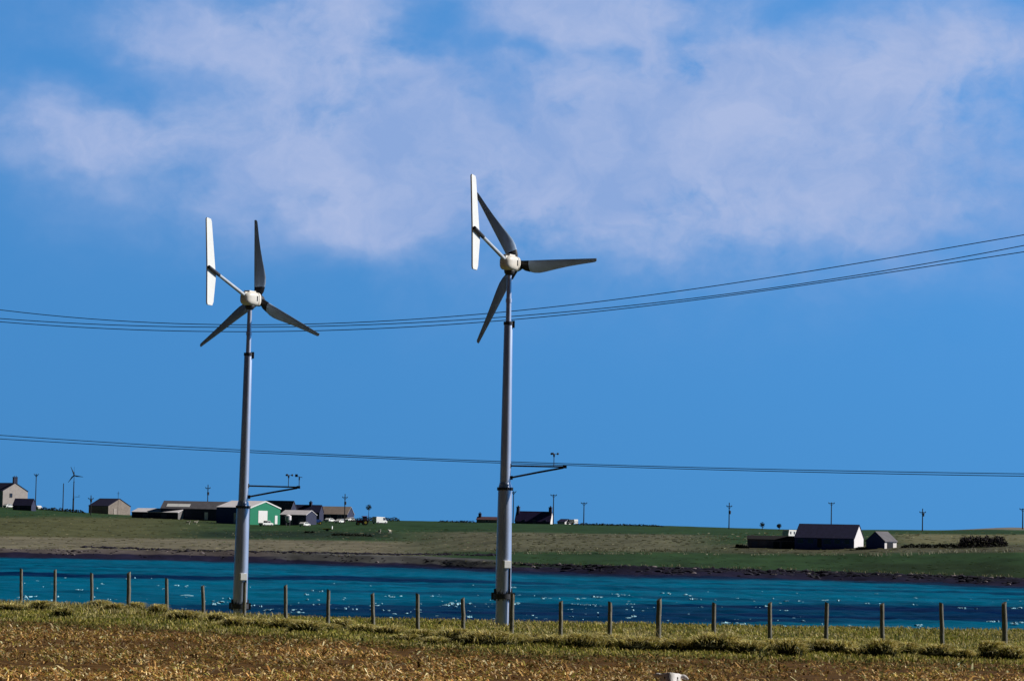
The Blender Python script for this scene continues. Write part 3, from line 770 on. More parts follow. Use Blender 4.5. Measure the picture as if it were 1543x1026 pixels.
        fs = [(i * n + q, i * n + (q + 1) % n, (i + 1) * n + (q + 1) % n, (i + 1) * n + q) for i in range(2) for q in range(n)] + [tuple(range(n)), tuple(2 * n + q for q in range(n))]
        m.add(vs, fs); m.build('blade_root', MT['root'], bl, smooth=True)
    return root

def copy_tree(o, parent=None):
    c = o.copy(); col.objects.link(c)
    if parent: c.parent = parent
    for ch in list(o.children): copy_tree(ch, c)
    return c

def mast_foot(px, row_flange, Y):
    p = at(px, row_flange, Y); p.z -= FL; return p
tA = turbine('wind_turbine', mast_foot(361, 912, 97.6), 'left tall wind turbine, top blade straight up, foot hidden behind the grass bank', R(62.5), R(-2.3))
tA.rotation_euler = (0, R(.48), 0)      # the left mast leans a little
tB = turbine('wind_turbine', mast_foot(758, 897, 90), 'right tall wind turbine with one blade level, standing at the grass edge', R(65), R(-30.3), wind_vane=False)

# ------------------------------------------------------------------ overhead lines
WIRES = [
    ([(0, 467), (280, 487.5), (500, 488), (690, 476), (920, 452), (1220, 409), (1543, 354)], 'uppermost of the three rising overhead wires', 'upper'),
    ([(0, 480), (280, 492.5), (500, 491), (690, 483), (920, 463), (1220, 426), (1543, 370)], 'middle of the three rising overhead wires', 'upper'),
    ([(0, 485), (280, 498.5), (500, 498), (690, 489), (920, 466), (1220, 429), (1543, 379.5)], 'lowest of the three rising overhead wires', 'upper'),
    ([(0, 655.5), (360, 678), (760, 694.5), (900, 700), (1250, 709), (1543, 713.5)], 'upper wire of the low pair sloping down to the right', 'low'),
    ([(0, 661), (360, 681), (760, 697), (900, 702.5), (1250, 712), (1543, 717)], 'lower wire of the low pair sloping down to the right', 'low')]
for pts, lab, kind in WIRES:
    xs_ = np.array([p[0] for p in pts], float); rs_ = np.array([p[1] for p in pts], float)
    cf = np.polyfit((xs_ - 770) / 770, rs_, 4 if kind == 'upper' else 3)
    cv_ = bpy.data.curves.new('overhead_wire', 'CURVE'); cv_.dimensions = '3D'
    cv_.bevel_depth = 0.0155 if kind == 'upper' else 0.014; cv_.bevel_resolution = 2
    q = np.linspace(-1300, 2900, 130)
    sp = cv_.splines.new('POLY'); sp.points.add(len(q) - 1)
    for i, x in enumerate(q):
        tt = np.clip((x - 770) / 770, -1, 1); rr = np.polyval(cf, tt)
        if abs((x - 770) / 770) > 1: rr += np.polyval(np.polyder(cf), tt) * ((x - 770) / 770 - tt)
        Yw = lerp(125, 104, (x + 160) / 1860)
        sp.points[i].co = (*at(x, rr, Yw), 1)
    tmp = bpy.data.objects.new('tmp_wire', cv_)
    me = bpy.data.meshes.new_from_object(tmp)
    bpy.data.objects.remove(tmp); me.name = 'overhead_wire'
    me.materials.clear(); me.materials.append(MT['wire'])
    o = bpy.data.objects.new('overhead_wire', me); col.objects.link(o)
    tag(o, 'thin dark ' + lab, 'overhead wire', 'overhead wires crossing the sky')

# ------------------------------------------------------------------ buildings
def building(name, label, cat, px, row, fpx, gpx, psi, eave, ridge, wall, roof, side='R', Y=None, parts=(), chim=(), gable=None, trim=None, over=0.25, group=None):
    P = hit(px, row) if Y is None else on_land(px, Y)
    k = FPX / P.y
    psi = R(psi)
    Lh = fpx / k / math.cos(psi); W = max(gpx, 1) / k / max(abs(math.sin(psi)), .12)
    W = min(max(W, 4.0), 16)
    He, Hr = eave / k, ridge / k
    sgn = 1 if side == 'R' else -1
    cr, sr = math.cos(psi), math.sin(psi)
    lx, ly = sgn * Lh / 2, -W / 2
    c = Vector((P.x - (lx * cr - ly * sr), P.y - (lx * sr + ly * cr), P.z))
    root = empty(name, c, label, cat, group, psi)
    m = MB()
    hl, hw = Lh / 2, W / 2
    vs = []
    for x in (-hl, hl): vs += [(x, -hw, -2.5), (x, hw, -2.5), (x, hw, He), (x, 0, Hr - .12), (x, -hw, He)]
    m.add(vs, [(0, 1, 2, 3, 4), (9, 8, 7, 6, 5), (0, 4, 9, 5), (1, 6, 7, 2), (0, 5, 6, 1), (4, 3, 8, 9), (3, 2, 7, 8)])
    m.build('wall', wall, root)
    if gable:
        g = MB(); x = sgn * (hl + .02)
        g.add([(x, -hw, -2), (x, hw, -2), (x, hw, He), (x, 0, Hr - .12), (x, -hw, He), (x + sgn * .06, -hw, -2), (x + sgn * .06, hw, -2), (x + sgn * .06, hw, He), (x + sgn * .06, 0, Hr - .12), (x + sgn * .06, -hw, He)],
              [(0, 1, 2, 3, 4), (9, 8, 7, 6, 5), (0, 5, 6, 1), (1, 6, 7, 2), (2, 7, 8, 3), (3, 8, 9, 4), (4, 9, 5, 0)])
        g.build('gable_end', gable, root)
    sl_ = (Hr - He) / hw; t = .14
    for s in (-1, 1):
        r_ = MB(); e = hw + over; ze = Hr - sl_ * e
        a, b = -hl - over * .6, hl + over * .6
        r_.add([(a, 0, Hr), (b, 0, Hr), (b, s * e, ze), (a, s * e, ze), (a, 0, Hr - t), (b, 0, Hr - t), (b, s * e, ze - t), (a, s * e, ze - t)],
               [(0, 1, 2, 3), (7, 6, 5, 4), (0, 4, 5, 1), (1, 5, 6, 2), (2, 6, 7, 3), (3, 7, 4, 0)])
        ro = r_.build('roof_slope', roof, root)
        if s == -1: front_roof = ro
    if trim:
        x = sgn * (hl + over * .6 + .05)
        for s in (-1, 1):
            r_ = MB(); e = hw + over; ze = Hr - sl_ * e
            r_.add([(x - .06, 0, Hr + .02), (x + .06, 0, Hr + .02), (x + .06, s * e, ze + .02), (x - .06, s * e, ze + .02), (x - .06, 0, Hr - .38), (x + .06, 0, Hr - .38), (x + .06, s * e, ze - .38), (x - .06, s * e, ze - .38)],
                   [(0, 1, 2, 3), (7, 6, 5, 4), (0, 4, 5, 1), (1, 5, 6, 2), (2, 6, 7, 3), (3, 7, 4, 0)])
            r_.build('barge_board', trim, root)
    for (face, a, z0, w, h, kind, mt) in parts:      # a: place along the face, 0..1 left to right as seen
        if face == 'F': x0 = lerp(-hl, hl, a); cen = (x0, -hw - .04, z0 + h / 2); dim = (w, .12, h); ins = (w - .16, .06, h - .16); off = (0, -.05, 0)
        elif face == 'roof':
            yy = -hw * (1 - z0); zz = Hr - sl_ * abs(yy) + .04
            f = MB(); dy = h / 2
            f.add([(lerp(-hl, hl, a) + q * w / 2, yy + r2 * dy, zz + r2 * dy * sl_ + u) for u in (0, .06) for (q, r2) in ((-1, -1), (1, -1), (1, 1), (-1, 1))],
                  [(0, 1, 2, 3), (4, 5, 6, 7), (0, 1, 5, 4), (1, 2, 6, 5), (2, 3, 7, 6), (3, 0, 4, 7)])
            f.build(kind, mt, root); continue
        else: y0 = lerp(-hw, hw, a) * (1 if face == 'R' else -1); sx = 1 if face == 'R' else -1; g_ = .06 if gable else 0; cen = (sx * (hl + .04 + g_), y0, z0 + h / 2); dim = (.12, w, h); ins = (.06, w - .16, h - .16); off = (sx * .05, 0, 0)
        f = MB(); f.box(cen, dim); fo = f.build(kind, mt, root)
        if kind == 'window':
            f = MB(); f.box((cen[0] + off[0], cen[1] + off[1], cen[2]), ins); f.build('pane', MT['glass'], fo)
        if kind == 'door' and h < 3:
            f = MB(); f.box((cen[0] + off[0] * 1.6 + (w * .35 if face == 'F' else 0), cen[1] + off[1] * 1.6, z0 + 1.0), (.1, .1, .1)); f.build('handle', MT['black'], fo)
    for (a, w, h) in chim:
        f = MB(); x = lerp(-hl + .5, hl - .5, a)
        f.box((x, 0, Hr + h / 2 - .5), (.9, w, h + 1.0)); f.box((x, 0, Hr + h + .06), (1.1, w + .2, .16))
        for q in (-.25, .25): f.tube([(x, q * w, Hr + h + .1), (x, q * w, Hr + h + .55)], .15, 8)
        f.build('chimney', MT['darkwall'], front_roof)
    return root

GB = 'farm buildings on the far shore'
building('house', 'tall cream house with a dark chimney at the left edge of the far shore', 'house', 3, 757, 62, 33, -52, 25, 37, MT['housewall'], MT['slate'], Y=1070,
         parts=[('R', .33, 3.6, 1.1, 1.6, 'window', MT['paledoor']), ('R', .75, 1.0, 1.2, 1.6, 'window', MT['paledoor'])], chim=[(1.0, 1.6, 2.0)], group=GB)
building('shed', 'small dark shed just below the tall cream house', 'shed', 47, 769.5, 29, 3, -14, 9, 18.5, MT['darkwall'], MT['slate'], parts=[('F', .3, 0, 1.2, 1.9, 'door', MT['door'])], group=GB)
building('stone_hut', 'small stone hut with a sunlit tan gable and dark roof standing on its own', 'hut', 163, 774.5, 34, 29, -42, 13, 24, MT['tanwall'], MT['slate'], parts=[('R', .3, 0, 1.3, 2.1, 'door', MT['paledoor'])], group=GB)
building('long_shed', 'long low dark shed with a pale roof right of the stone hut', 'shed', 268, 777.5, 75, 16, -30, 11, 16.5, MT['darkwall'], MT['paleroof'], gable=MT['greywall'], parts=[('F', .3, 0, 2.4, 1.9, 'door', MT['door']), ('F', .7, 0, 2.4, 1.9, 'door', MT['door'])], group=GB)
building('barn', 'wide grey roofed barn with white skylights behind the long low shed', 'barn', 343, 780, 103, 6, -10, 19, 30, MT['darkwall'], MT['greyroof'],
         parts=[('roof', .16, .35, 4.2, 1.6, 'skylight', MT['white']), ('roof', .33, .35, 4.2, 1.6, 'skylight', MT['white']), ('F', .68, .5, 1.2, 2.6, 'door', MT['white'])], group=GB)
building('green_shed', 'pale roofed shed with a bright green gable and white door', 'shed', 376, 790, 54, 41, -35, 26, 36, MT['shadewall'], MT['paleroof'], gable=MT['green'], trim=MT['white'],
         parts=[('R', .42, .6, 4.6, 4.0, 'door', MT['white']), ('F', .62, .3, 2.6, 3.4, 'door', MT['white']), ('R', .86, .3, 1.3, 2.8, 'side_door', MT['white'])], group=GB)
building('barn', 'dark grey roofed barn rising behind the green gabled shed', 'barn', 437, 784, 44, 9, -25, 19, 33.5, MT['darkwall'], MT['greyroof'], parts=[('F', .8, 0, 3, 3, 'door', MT['door'])], group=GB)
building('house', 'low dark roofed house with one chimney between the grey barn and the tan roof', 'house', 481, 785, 50, 5, -14, 14, 24.5, MT['darkwall'], MT['slate'], chim=[(.68, 1.2, .9)], parts=[('F', .8, .9, 1.2, 1.3, 'window', MT['door'])], group=GB)
building('open_shed', 'dark fronted shed with a pale lilac roof just right of the green gable', 'shed', 461, 791, 41, 14, -30, 16, 22.5, MT['darkwall'], MT['paleroof'], parts=[('F', .35, 0, 3.0, 2.6, 'door', MT['greywall']), ('F', .8, 0, 2.2, 2.2, 'door', MT['door'])], group=GB)
building('cottage', 'cottage with a sunlit pinkish tan roof at the right end of the farm', 'cottage', 523, 784, 45, 9, -20, 10, 21, MT['darkwall'], MT['tanroof'], parts=[('F', .35, .7, 1.6, 1.2, 'window', MT['white']), ('F', .75, .7, 1.6, 1.2, 'window', MT['white'])], group=GB)
building('low_cottage', 'low reddish cottage row left of the right turbine mast on the skyline', 'cottage', 749, 787.5, 31, 2, -10, 5, 9, MT['tanwall'], mat('rusty_roof', (0.10, 0.05, 0.06), .85, .25, 1), chim=[(.05, 1.2, 1.0)], parts=[('F', .5, .3, 1, .7, 'window', MT['white'])], group=GB)
building('house', 'dark purple roofed house with a chimney at each end on the skyline', 'house', 829, 789.5, 53, 5, -14, 5, 19, MT['darkwall'], mat('purple_slate', (0.05, 0.035, 0.13), .85, .2, 1), chim=[(0.0, 1.5, 1.3), (1.0, 1.5, 1.3)], gable=MT['whitewall'],
         parts=[('F', .25, .3, 1.1, 1.0, 'window', MT['door']), ('F', .55, .0, 1.1, 1.4, 'door', MT['door']), ('F', .85, .3, 1.1, 1.0, 'window', MT['door'])], group=GB)
building('outbuilding', 'tiny white outbuilding beside the purple roofed house on the skyline', 'outbuilding', 851, 789.5, 11, 11, -40, 4, 8, MT['whitewall'], MT['slate'], parts=[('R', .4, 0, 1.0, 1.2, 'door', MT['door'])], group=GB)
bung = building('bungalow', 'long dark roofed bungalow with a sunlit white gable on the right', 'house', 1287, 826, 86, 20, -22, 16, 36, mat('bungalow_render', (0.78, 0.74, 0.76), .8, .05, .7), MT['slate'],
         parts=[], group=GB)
# the bungalow's long wall: a navy sheet paints its shade, plus windows and porch door
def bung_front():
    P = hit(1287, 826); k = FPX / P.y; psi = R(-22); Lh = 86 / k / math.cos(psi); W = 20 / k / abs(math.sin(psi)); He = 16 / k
    m = MB(); m.box((0, -W / 2 - .03, He / 2 - .4), (Lh - .02, .05, He + .6)); m.build('shaded_front', MT['shadewall'], bung)
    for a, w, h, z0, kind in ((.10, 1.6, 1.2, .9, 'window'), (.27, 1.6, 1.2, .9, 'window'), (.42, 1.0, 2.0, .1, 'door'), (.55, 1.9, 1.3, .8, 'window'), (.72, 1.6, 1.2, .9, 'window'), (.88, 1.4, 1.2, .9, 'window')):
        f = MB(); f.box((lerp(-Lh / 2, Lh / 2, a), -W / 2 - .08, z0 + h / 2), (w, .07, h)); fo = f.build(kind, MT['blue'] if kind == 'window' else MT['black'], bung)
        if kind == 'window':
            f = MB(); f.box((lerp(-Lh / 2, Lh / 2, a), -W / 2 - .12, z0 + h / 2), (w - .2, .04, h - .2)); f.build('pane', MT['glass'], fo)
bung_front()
building('garage', 'small garage with a grey roof and white side wall right of the bungalow', 'garage', 1333, 826, 21, 25, 48, 12, 25.5, MT['whitewall'], MT['greyroof'], side='L', gable=MT['shadewall'],  # left gable takes the painted shade colour over the white wall
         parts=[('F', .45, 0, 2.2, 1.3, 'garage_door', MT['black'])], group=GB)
building('byre', 'long low purplish stone byre left of the bungalow', 'byre', 1199, 826.5, 72, 3, -8, 14, 19, mat('purple_stone', (0.16, 0.13, 0.16), .9, .3, .8), mat('tarred_roof', (0.012, 0.012, 0.016), .9, .2, 1),
         parts=[('F', .15, 0, 1.4, 1.5, 'door', MT['door']), ('F', .6, 0, 1.4, 1.5, 'door', MT['black']), ('F', .85, 0, 3.2, 1.6, 'door', MT['black'])], group=GB)

# ------------------------------------------------------------------ vehicles and machines (about 900 m away)
def wheels(root, spots, r_=.34, w=.22):
    for (x, y) in spots:
        m = MB(); m.tube([(x, y - w / 2, r_), (x, y + w / 2, r_)], r_, 16); wo = m.build('wheel', MT['black'], root)
        m = MB(); m.tube([(x, y - w / 2 - .02, r_), (x, y + w / 2 + .02, r_)], r_ * .55, 12); m.build('rim', MT['greyroof'], wo)
def vehicle(name, label, cat, px, row, prof, win, paint, rz, Wd_=1.8, group='vehicles parked at the farm'):
    p = hit(px, row)
    root = empty(name, p, label, cat, group, R(rz))
    m = MB(); m.prism(prof, -Wd_ / 2, Wd_ / 2); m.build('body', paint, root, bevel=.07)
    for wq in win:
        m = MB(); m.prism(wq, -Wd_ / 2 - .012, Wd_ / 2 + .012); m.build('window', MT['glass'], root)
    x0 = min(q[0] for q in prof); x1 = max(q[0] for q in prof)
    wheels(root, [(x0 + .8, -Wd_ / 2 + .1), (x0 + .8, Wd_ / 2 - .1), (x1 - .85, -Wd_ / 2 + .1), (x1 - .85, Wd_ / 2 - .1)])
    for s in (-1, 1):
        m = MB(); m.box((x1 - .02, s * Wd_ * .36, .75), (.08, .25, .16)); m.build('headlight', MT['white'], root)
        m = MB(); m.box((x0 + .02, s * Wd_ * .38, .8), (.08, .18, .2)); m.build('tail_light', MT['red'], root)
    return root
CAR = [(-2.1, .3), (2.1, .3), (2.15, .75), (1.2, .95), (.6, 1.42), (-1.2, 1.45), (-1.9, 1.0), (-2.15, .9)]
CARW = [[(1.0, .97), (.55, 1.36), (-.1, 1.38), (-.1, .97)], [(-.2, .97), (-.2, 1.38), (-1.15, 1.37), (-1.55, .97)]]
VAN = [(-2.5, .35), (2.5, .35), (2.55, .95), (1.9, 1.15), (1.35, 2.2), (-2.45, 2.3), (-2.55, 1.8)]
VANW = [[(1.75, 1.2), (1.3, 2.0), (.6, 2.0), (.6, 1.2)]]
PICK = [(-2.5, .4), (2.4, .4), (2.45, .95), (1.4, 1.1), (.9, 1.75), (-.3, 1.75), (-.4, 1.05), (-2.5, 1.05)]
PICKW = [[(1.2, 1.12), (.8, 1.65), (.3, 1.65), (.3, 1.12)], [(.2, 1.12), (.2, 1.65), (-.2, 1.65), (-.25, 1.12)]]
vehicle('pickup_truck', 'white pickup truck parked in front of the green gable', 'pickup', 401, 792.5, PICK, PICKW, MT['white'], 52)
vehicle('car', 'white car parked left of the tan roofed cottage', 'car', 497, 786.5, CAR, CARW, MT['white'], 62)
vehicle('car', 'white car parked in front of the right end of the tan roofed cottage', 'car', 527, 785.5, CAR, CARW, MT['white'], -122)
vehicle('van', 'white van parked at the far right of the farm beyond the red tractor', 'van', 572, 789, VAN, VANW, MT['white'], 48, 2.0)
vehicle('car', 'small white car parked beside the dark shed below the cream house', 'car', 56, 767.5, CAR, CARW, MT['white'], 128)
vehicle('car', 'white car half hidden left of the dark shed, below the cream house', 'car', 13, 765, CAR, CARW, MT['white'], 55)
vehicle('van', 'white van parked right of the tiny outbuilding on the skyline', 'van', 862, 790, [(x * .8, z * .75) for x, z in VAN], [[(x * .8, z * .75) for x, z in VANW[0]]], MT['white'], 130, 1.8)
vehicle('van', 'white van added as a sunlit panel by the left wall of the green gabled shed', 'van', 349, 788, VAN, VANW, MT['white'], 66, 2.0)  # added in place of the shaded white door, turned to catch the sun
vehicle('car', 'white car parked between the blue tractor and the open shed, nearest the green gable', 'car', 459, 793, CAR, CARW, MT['white'], 64)
vehicle('car', 'white car parked in the middle of the row before the tan roofed cottage', 'car', 512, 788, CAR, CARW, MT['white'], -115)
hp = hit(434, 793); hop = empty('feed_hopper', hp, 'pale grey feed hopper on legs in front of the open shed', 'feed hopper')
m = MB(); m.lathe([(1.3, .25), (2.1, 1.0), (3.4, 1.0), (3.8, .3)], 20); m.build('bin', MT['paleroof'], hop, smooth=True)
for a_ in range(4):
    m = MB(); m.tube([(.75 * math.cos(a_ * 1.571 + .78), .75 * math.sin(a_ * 1.571 + .78), -.3), (.85 * math.cos(a_ * 1.571 + .78), .85 * math.sin(a_ * 1.571 + .78), 2.4)], .06, 6); m.build('leg', MT['greyroof'], hop)
def tractor(label, px, row, paint, rz):
    p = hit(px, row); root = empty('tractor', p, label, 'tractor', 'tractors at the farm', R(rz))
    m = MB(); m.prism([(-.6, .7), (1.9, .7), (2.0, 1.4), (1.85, 1.6), (-.6, 1.7)], -.4, .4); m.build('bonnet', paint, root, bevel=.06)
    m = MB(); m.prism([(-1.4, 1.0), (.1, 1.0), (.2, 1.6), (0, 2.75), (-1.3, 2.75), (-1.5, 1.7)], -.7, .7); cb = m.build('cab', MT['glass'], root, bevel=.05)
    m = MB(); m.box((-.65, 0, 2.82), (1.7, 1.6, .16)); m.build('cab_roof', MT['white'] if paint is MT['blue'] else paint, cb, bevel=.04)
    m = MB(); m.tube([(.9, .3, 1.6), (.9, .3, 2.6)], .05, 8); m.build('exhaust', MT['black'], root)
    for s in (-1, 1):
        m = MB(); m.tube([(-.8, s * .75, .85), (-.8, s * 1.15, .85)], .85, 20); w = m.build('wheel', MT['black'], root)
        m = MB(); m.tube([(-.8, s * .74, .85), (-.8, s * 1.17, .85)], .42, 14); m.build('rim', MT['yellow'], w)
        m = MB(); m.tube([(1.5, s * .6, .5), (1.5, s * .9, .5)], .5, 18); w = m.build('wheel', MT['black'], root)
        m = MB(); m.tube([(1.5, s * .59, .5), (1.5, s * .92, .5)], .25, 12); m.build('rim', MT['yellow'], w)
        m = MB(); m.box((-.8, s * .95, 1.78), (1.3, .45, .08)); m.build('mudguard', paint, root)
tractor('blue tractor parked in front of the pale roofed open shed', 475, 790, MT['blue'], 20)
tractor('red tractor standing between the tan cottage and the white van', 546, 791, MT['red'], 195)
# trailer with yellow bed
p = hit(493, 800); tr = empty('trailer', p, 'low yellow flat trailer with a white end board on the green field', 'trailer', None, R(-4))
m = MB(); m.box((0, 0, .75), (2.9, 1.8, .16)); m.box((0, 0, .58), (2.4, .3, .18)); m.build('bed', MT['yellow'], tr, bevel=.02)
m = MB(); m.box((1.5, 0, 1.1), (.1, 1.8, .85)); m.build('end_board', MT['white'], tr, bevel=.02)
m = MB(); m.tube([(-1.4, 0, .6), (-2.4, 0, .5)], .05, 8); m.build('drawbar', MT['black'], tr)
wheels(tr, [(0, -.8), (0, .8)], .36)
# feed bags / panels by the byre
p = hit(1192, 811, 560); 
cr = empty('caravan', hit(1192, 812, 600), 'long white caravan with three panels showing behind the byre', 'caravan', None, R(48))
m = MB(); m.prism([(-2.4, .4), (2.3, .4), (2.5, 1.2), (2.2, 2.3), (-2.2, 2.35), (-2.5, 1.2)], -1, 1); m.build('body', MT['white'], cr, bevel=.08)
for x in (-1.5, 0, 1.5):
    m = MB(); m.box((x, 0, 1.6), (.5, 2.03, .7)); m.build('window', MT['glass'], cr)
wheels(cr, [(0, -.85), (0, .85)], .33)

# ------------------------------------------------------------------ poles and distant turbines
def upole(label, px, top, Y, kind, group='utility poles on the far skyline'):
    b = on_land(px, Y); t_ = at(px, top, Y); H = t_.z - b.z
    root = empty('utility_pole', b, label, 'utility pole', group)
    r_ = .17
    m = MB(); m.tube([(0, 0, -.8), (0, 0, H)], [r_ * 1.15, r_ * .85], 10); m.build('pole', MT['pole'], root)
    if kind == 'plain': return root
    w = {'T': 1.0, 'cross': 1.0, 'V': .9, 'trans': .9}[kind]
    z = H - (.25 if kind in ('T', 'V') else 1.2)
    m = MB()
    if kind == 'V':
        m.tube([(0, 0, z - .9), (-w, 0, z + .4)], .09, 8); m.tube([(0, 0, z - .9), (w, 0, z + .4)], .09, 8); m.box((0, 0, z - .1), (1.6 * w, .16, .2))
    else:
        m.box((0, -.2, z), (2 * w, .14, .2)); m.tube([(-w * .7, -.2, z), (0, -.15, z - .8)], .05, 6); m.tube([(w * .7, -.2, z), (0, -.15, z - .8)], .05, 6)
    m.build('crossarm', MT['pole'], root)
    for x in (-w * .9, 0, w * .9):
        m = MB(); m.lathe([(z + .1, .07), (z + .16, .12), (z + .22, .07), (z + .3, .12), (z + .4, .05)], 10, off=(x, -.2 if x else -.3, 0)); m.build('insulator', MT['flange'], root)
    if kind in ('trans', 'cross'):
        zt = z - (1.9 if kind == 'trans' else .7)
        m = MB(); m.lathe([(zt - .55, .34), (zt + .45, .38), (zt + .55, .2)], 14, off=(.15, -.45, 0)); m.build('transformer', MT['flange'], root)
    return root
upole('thin pole with a forked top just right of the cream house', 52.5, 714, 1085, 'V')
upole('plain thick pole without a crossarm left of the small far turbine', 94, 728, 1050, 'plain')
upole('short pole with a dark box directly left of the stone hut', 136, 746, 1020, 'cross')
upole('pole with a crossarm and transformer above the wide grey barn roof', 312, 730, 1010, 'trans')
upole('pole with a wide crossarm and transformer above the tan roofed cottage', 519, 744, 975, 'trans')
upole('pale thin pole close to the right side of the right turbine mast', 773, 740, 990, 'V')
upole('pole with a T shaped top behind the right chimney of the purple roofed house', 833.5, 745, 930, 'T')
upole('pole with a T shaped top standing alone right of the tiny outbuilding', 879.5, 757, 930, 'T')
upole('tall single pole with a transformer in the middle of the empty skyline', 1098.5, 757, 920, 'trans')
upole('thin pole with a small T top above the bungalow roof', 1252.5, 757, 930, 'T')
upole('pole with a cross shaped top right of the garage', 1390, 766, 905, 'cross')
upole('pole cut off by the right edge of the photo', 1541, 766, 880, 'T')
pp = on_land(177, 1010); m = MB(); Hh = at(177, 740, 1010).z - pp.z
m.tube([(0, 0, -.5), (0, 0, Hh)], .06, 8); m.tube([(-.5, 0, Hh - .6), (.5, 0, Hh - .6)], .04, 6); m.tube([(-.35, 0, Hh - 1.1), (.35, 0, Hh - 1.1)], .04, 6)
ant = m.build('aerial_mast', MT['flange'], loc=pp); tag(ant, 'very thin aerial mast rising right behind the stone hut', 'aerial')
small = copy_tree(tA); small.rotation_euler = (0, 0, 0)
b = on_land(109.5, 1045); small.location = b
H = at(109.5, 716, 1045).z - b.z; s = H / HUBZ
small.scale = (s, s, s)
for o_ in [small] + [c for a_ in small.children for c in [a_] + list(a_.children) + [g for b_ in a_.children for g in b_.children]]:
    if o_.type == 'MESH':
        o_.material_slots[0].link = 'OBJECT'; o_.material_slots[0].material = MT['pole']
tag(small, 'tiny distant three bladed wind turbine on the left skyline between pole and stone hut', 'wind turbine', 'distant turbines')
for ch in small.children:
    if ch.name.startswith('hub'): ch.rotation_euler = (R(-20), 0, R(100)); ch.location = (.58 * math.cos(R(100)), .58 * math.sin(R(100)), HUBZ)
    elif ch.name.startswith(('nacelle', 'tail_boom')): ch.rotation_euler = (0, 0, R(100))

# ------------------------------------------------------------------ hedges, bushes, small trees far off
def leaf_cloud(n, fn, size):
    V = []; F = []
    m = MB()
    for k in range(n):
        p = Vector(fn()); a = Vector(rng.normal(0, 1, 3)).normalized(); b_ = a.cross(Vector(rng.normal(0, 1, 3))).normalized()
        s = size * rng.uniform(.6, 1.4)
        m.add([p - a * s, p + b_ * s * .6, p + a * s, p - b_ * s * .6], [(0, 1, 2, 3)])
    return m
leafm = mat('dark_leaves', (0.022, 0.028, 0.020), .9, .5, 1.0)
leafp = mat('purple_scrub', (0.034, 0.027, 0.034), .9, .5, 1.0)
def hedge(label, px0, row0, px1, row1, hpx, depth, n, m_, nm='hedge', cat='hedge'):
    a = hit(px0, row0); b = hit(px1, row1); k = FPX / a.y; h = hpx / k
    root = empty(nm, (a + b) / 2, label, cat)
    c = (a + b) / 2
    def fn():
        t = rng.random(); y = rng.normal(0, depth * .3); q = a.lerp(b, t) - c
        e = min(1, 9 * t * (1 - t) + .35)
        hh = h * e * (.75 + .35 * mnoise.noise(Vector((t * 14, px0, 0))) + .2 * mnoise.noise(Vector((t * 50, px0, 2))))
        return (q.x, q.y + y, q.z + rng.random() ** .8 * max(hh, .1) - .1)
    leaf_cloud(n, fn, .22).build('foliage', m_, root, fix=False)
    m = MB()
    for i in range(max(4, int((b - a).length / 1.2))):
        t = rng.random(); q = a.lerp(b, t) - c; m.tube([(q.x, q.y, q.z - .3), (q.x + rng.normal(0, .2), q.y, q.z + h * .6)], [.06, .02], 5)
    tag(m.build('stems', MT['bark'], root), kind='stuff')
hedge('big block of dark purplish scrub near the right edge of the far shore', 1444, 824, 1516, 823, 19, 5, 2600, leafp, 'scrub', 'scrub')
hedge('low dark hedge between the garage and the dark scrub', 1358, 825, 1444, 824, 7, 2, 900, leafm)
hedge('low dark hedge on the skyline below the two left poles', 60, 768, 128, 773, 6, 2, 1100, leafm)
hedge('dark strip of scrub on the green field below the white van', 500, 806, 562, 808.5, 4.5, 2, 800, leafm, 'scrub', 'scrub')
hedge('small dark mound of scrub left of the yellow trailer', 458, 802.5, 474, 802.5, 3.5, 2, 260, leafm, 'scrub', 'scrub')
hedge('low dark scrub in front of the bungalow door side, right of the white gable', 1290, 827, 1308, 827, 4, 1, 200, leafm, 'scrub', 'scrub')
hedge('ragged hedge on the skyline right of the lone T topped pole', 866, 790.5, 1000, 793.5, 4, 2, 1200, leafm)
hedge('dark hedge behind the farm vehicles at the right end of the farm', 528, 786, 602, 785, 8, 2, 1100, leafm)
hedge('low dark bushes left of the low reddish cottage row', 660, 786.5, 718, 787.5, 4, 2, 420, leafm, 'bush', 'bushes')
hedge('dark bushes hugging the left end of the byre', 1108, 825, 1128, 826, 7, 2, 320, leafm, 'bush', 'bushes')
def small_tree(label, px, row, hpx, Y, cr=.3):
    b = on_land(px, Y); h = at(px, row, Y).z - b.z; root = empty('tree', b, label, 'tree', 'small trees on the far skyline')
    m = MB(); m.tube([(0, 0, -.4), (.05, 0, h * .4), (0, 0, h * .8)], [.14, .10, .04], 7)
    for q in range(4): a = q * 1.6; m.tube([(0, 0, h * (.85 - cr)), (.5 * math.cos(a), .5 * math.sin(a), h * (1 - cr))], [.06, .02], 5)
    m.build('trunk', MT['bark'], root)
    def fn():
        v = Vector(rng.normal(0, 1, 3)).normalized() * (rng.random() ** .4) * (1 + .3 * rng.random()); return (v.x * h * cr, v.y * h * cr, h * (1 - cr) + v.z * h * cr)
    leaf_cloud(260, fn, .16).build('crown', leafm, root, fix=False)
small_tree('small round bush like tree on the skyline left of the byre roof', 1148.5, 787, 8, 915)
small_tree('second small round tree on the skyline, nearer the bungalow', 1174, 789, 7, 915)
small_tree('small dark tree on the skyline right of the tan roofed cottage', 555, 760, 20, 985, .15)

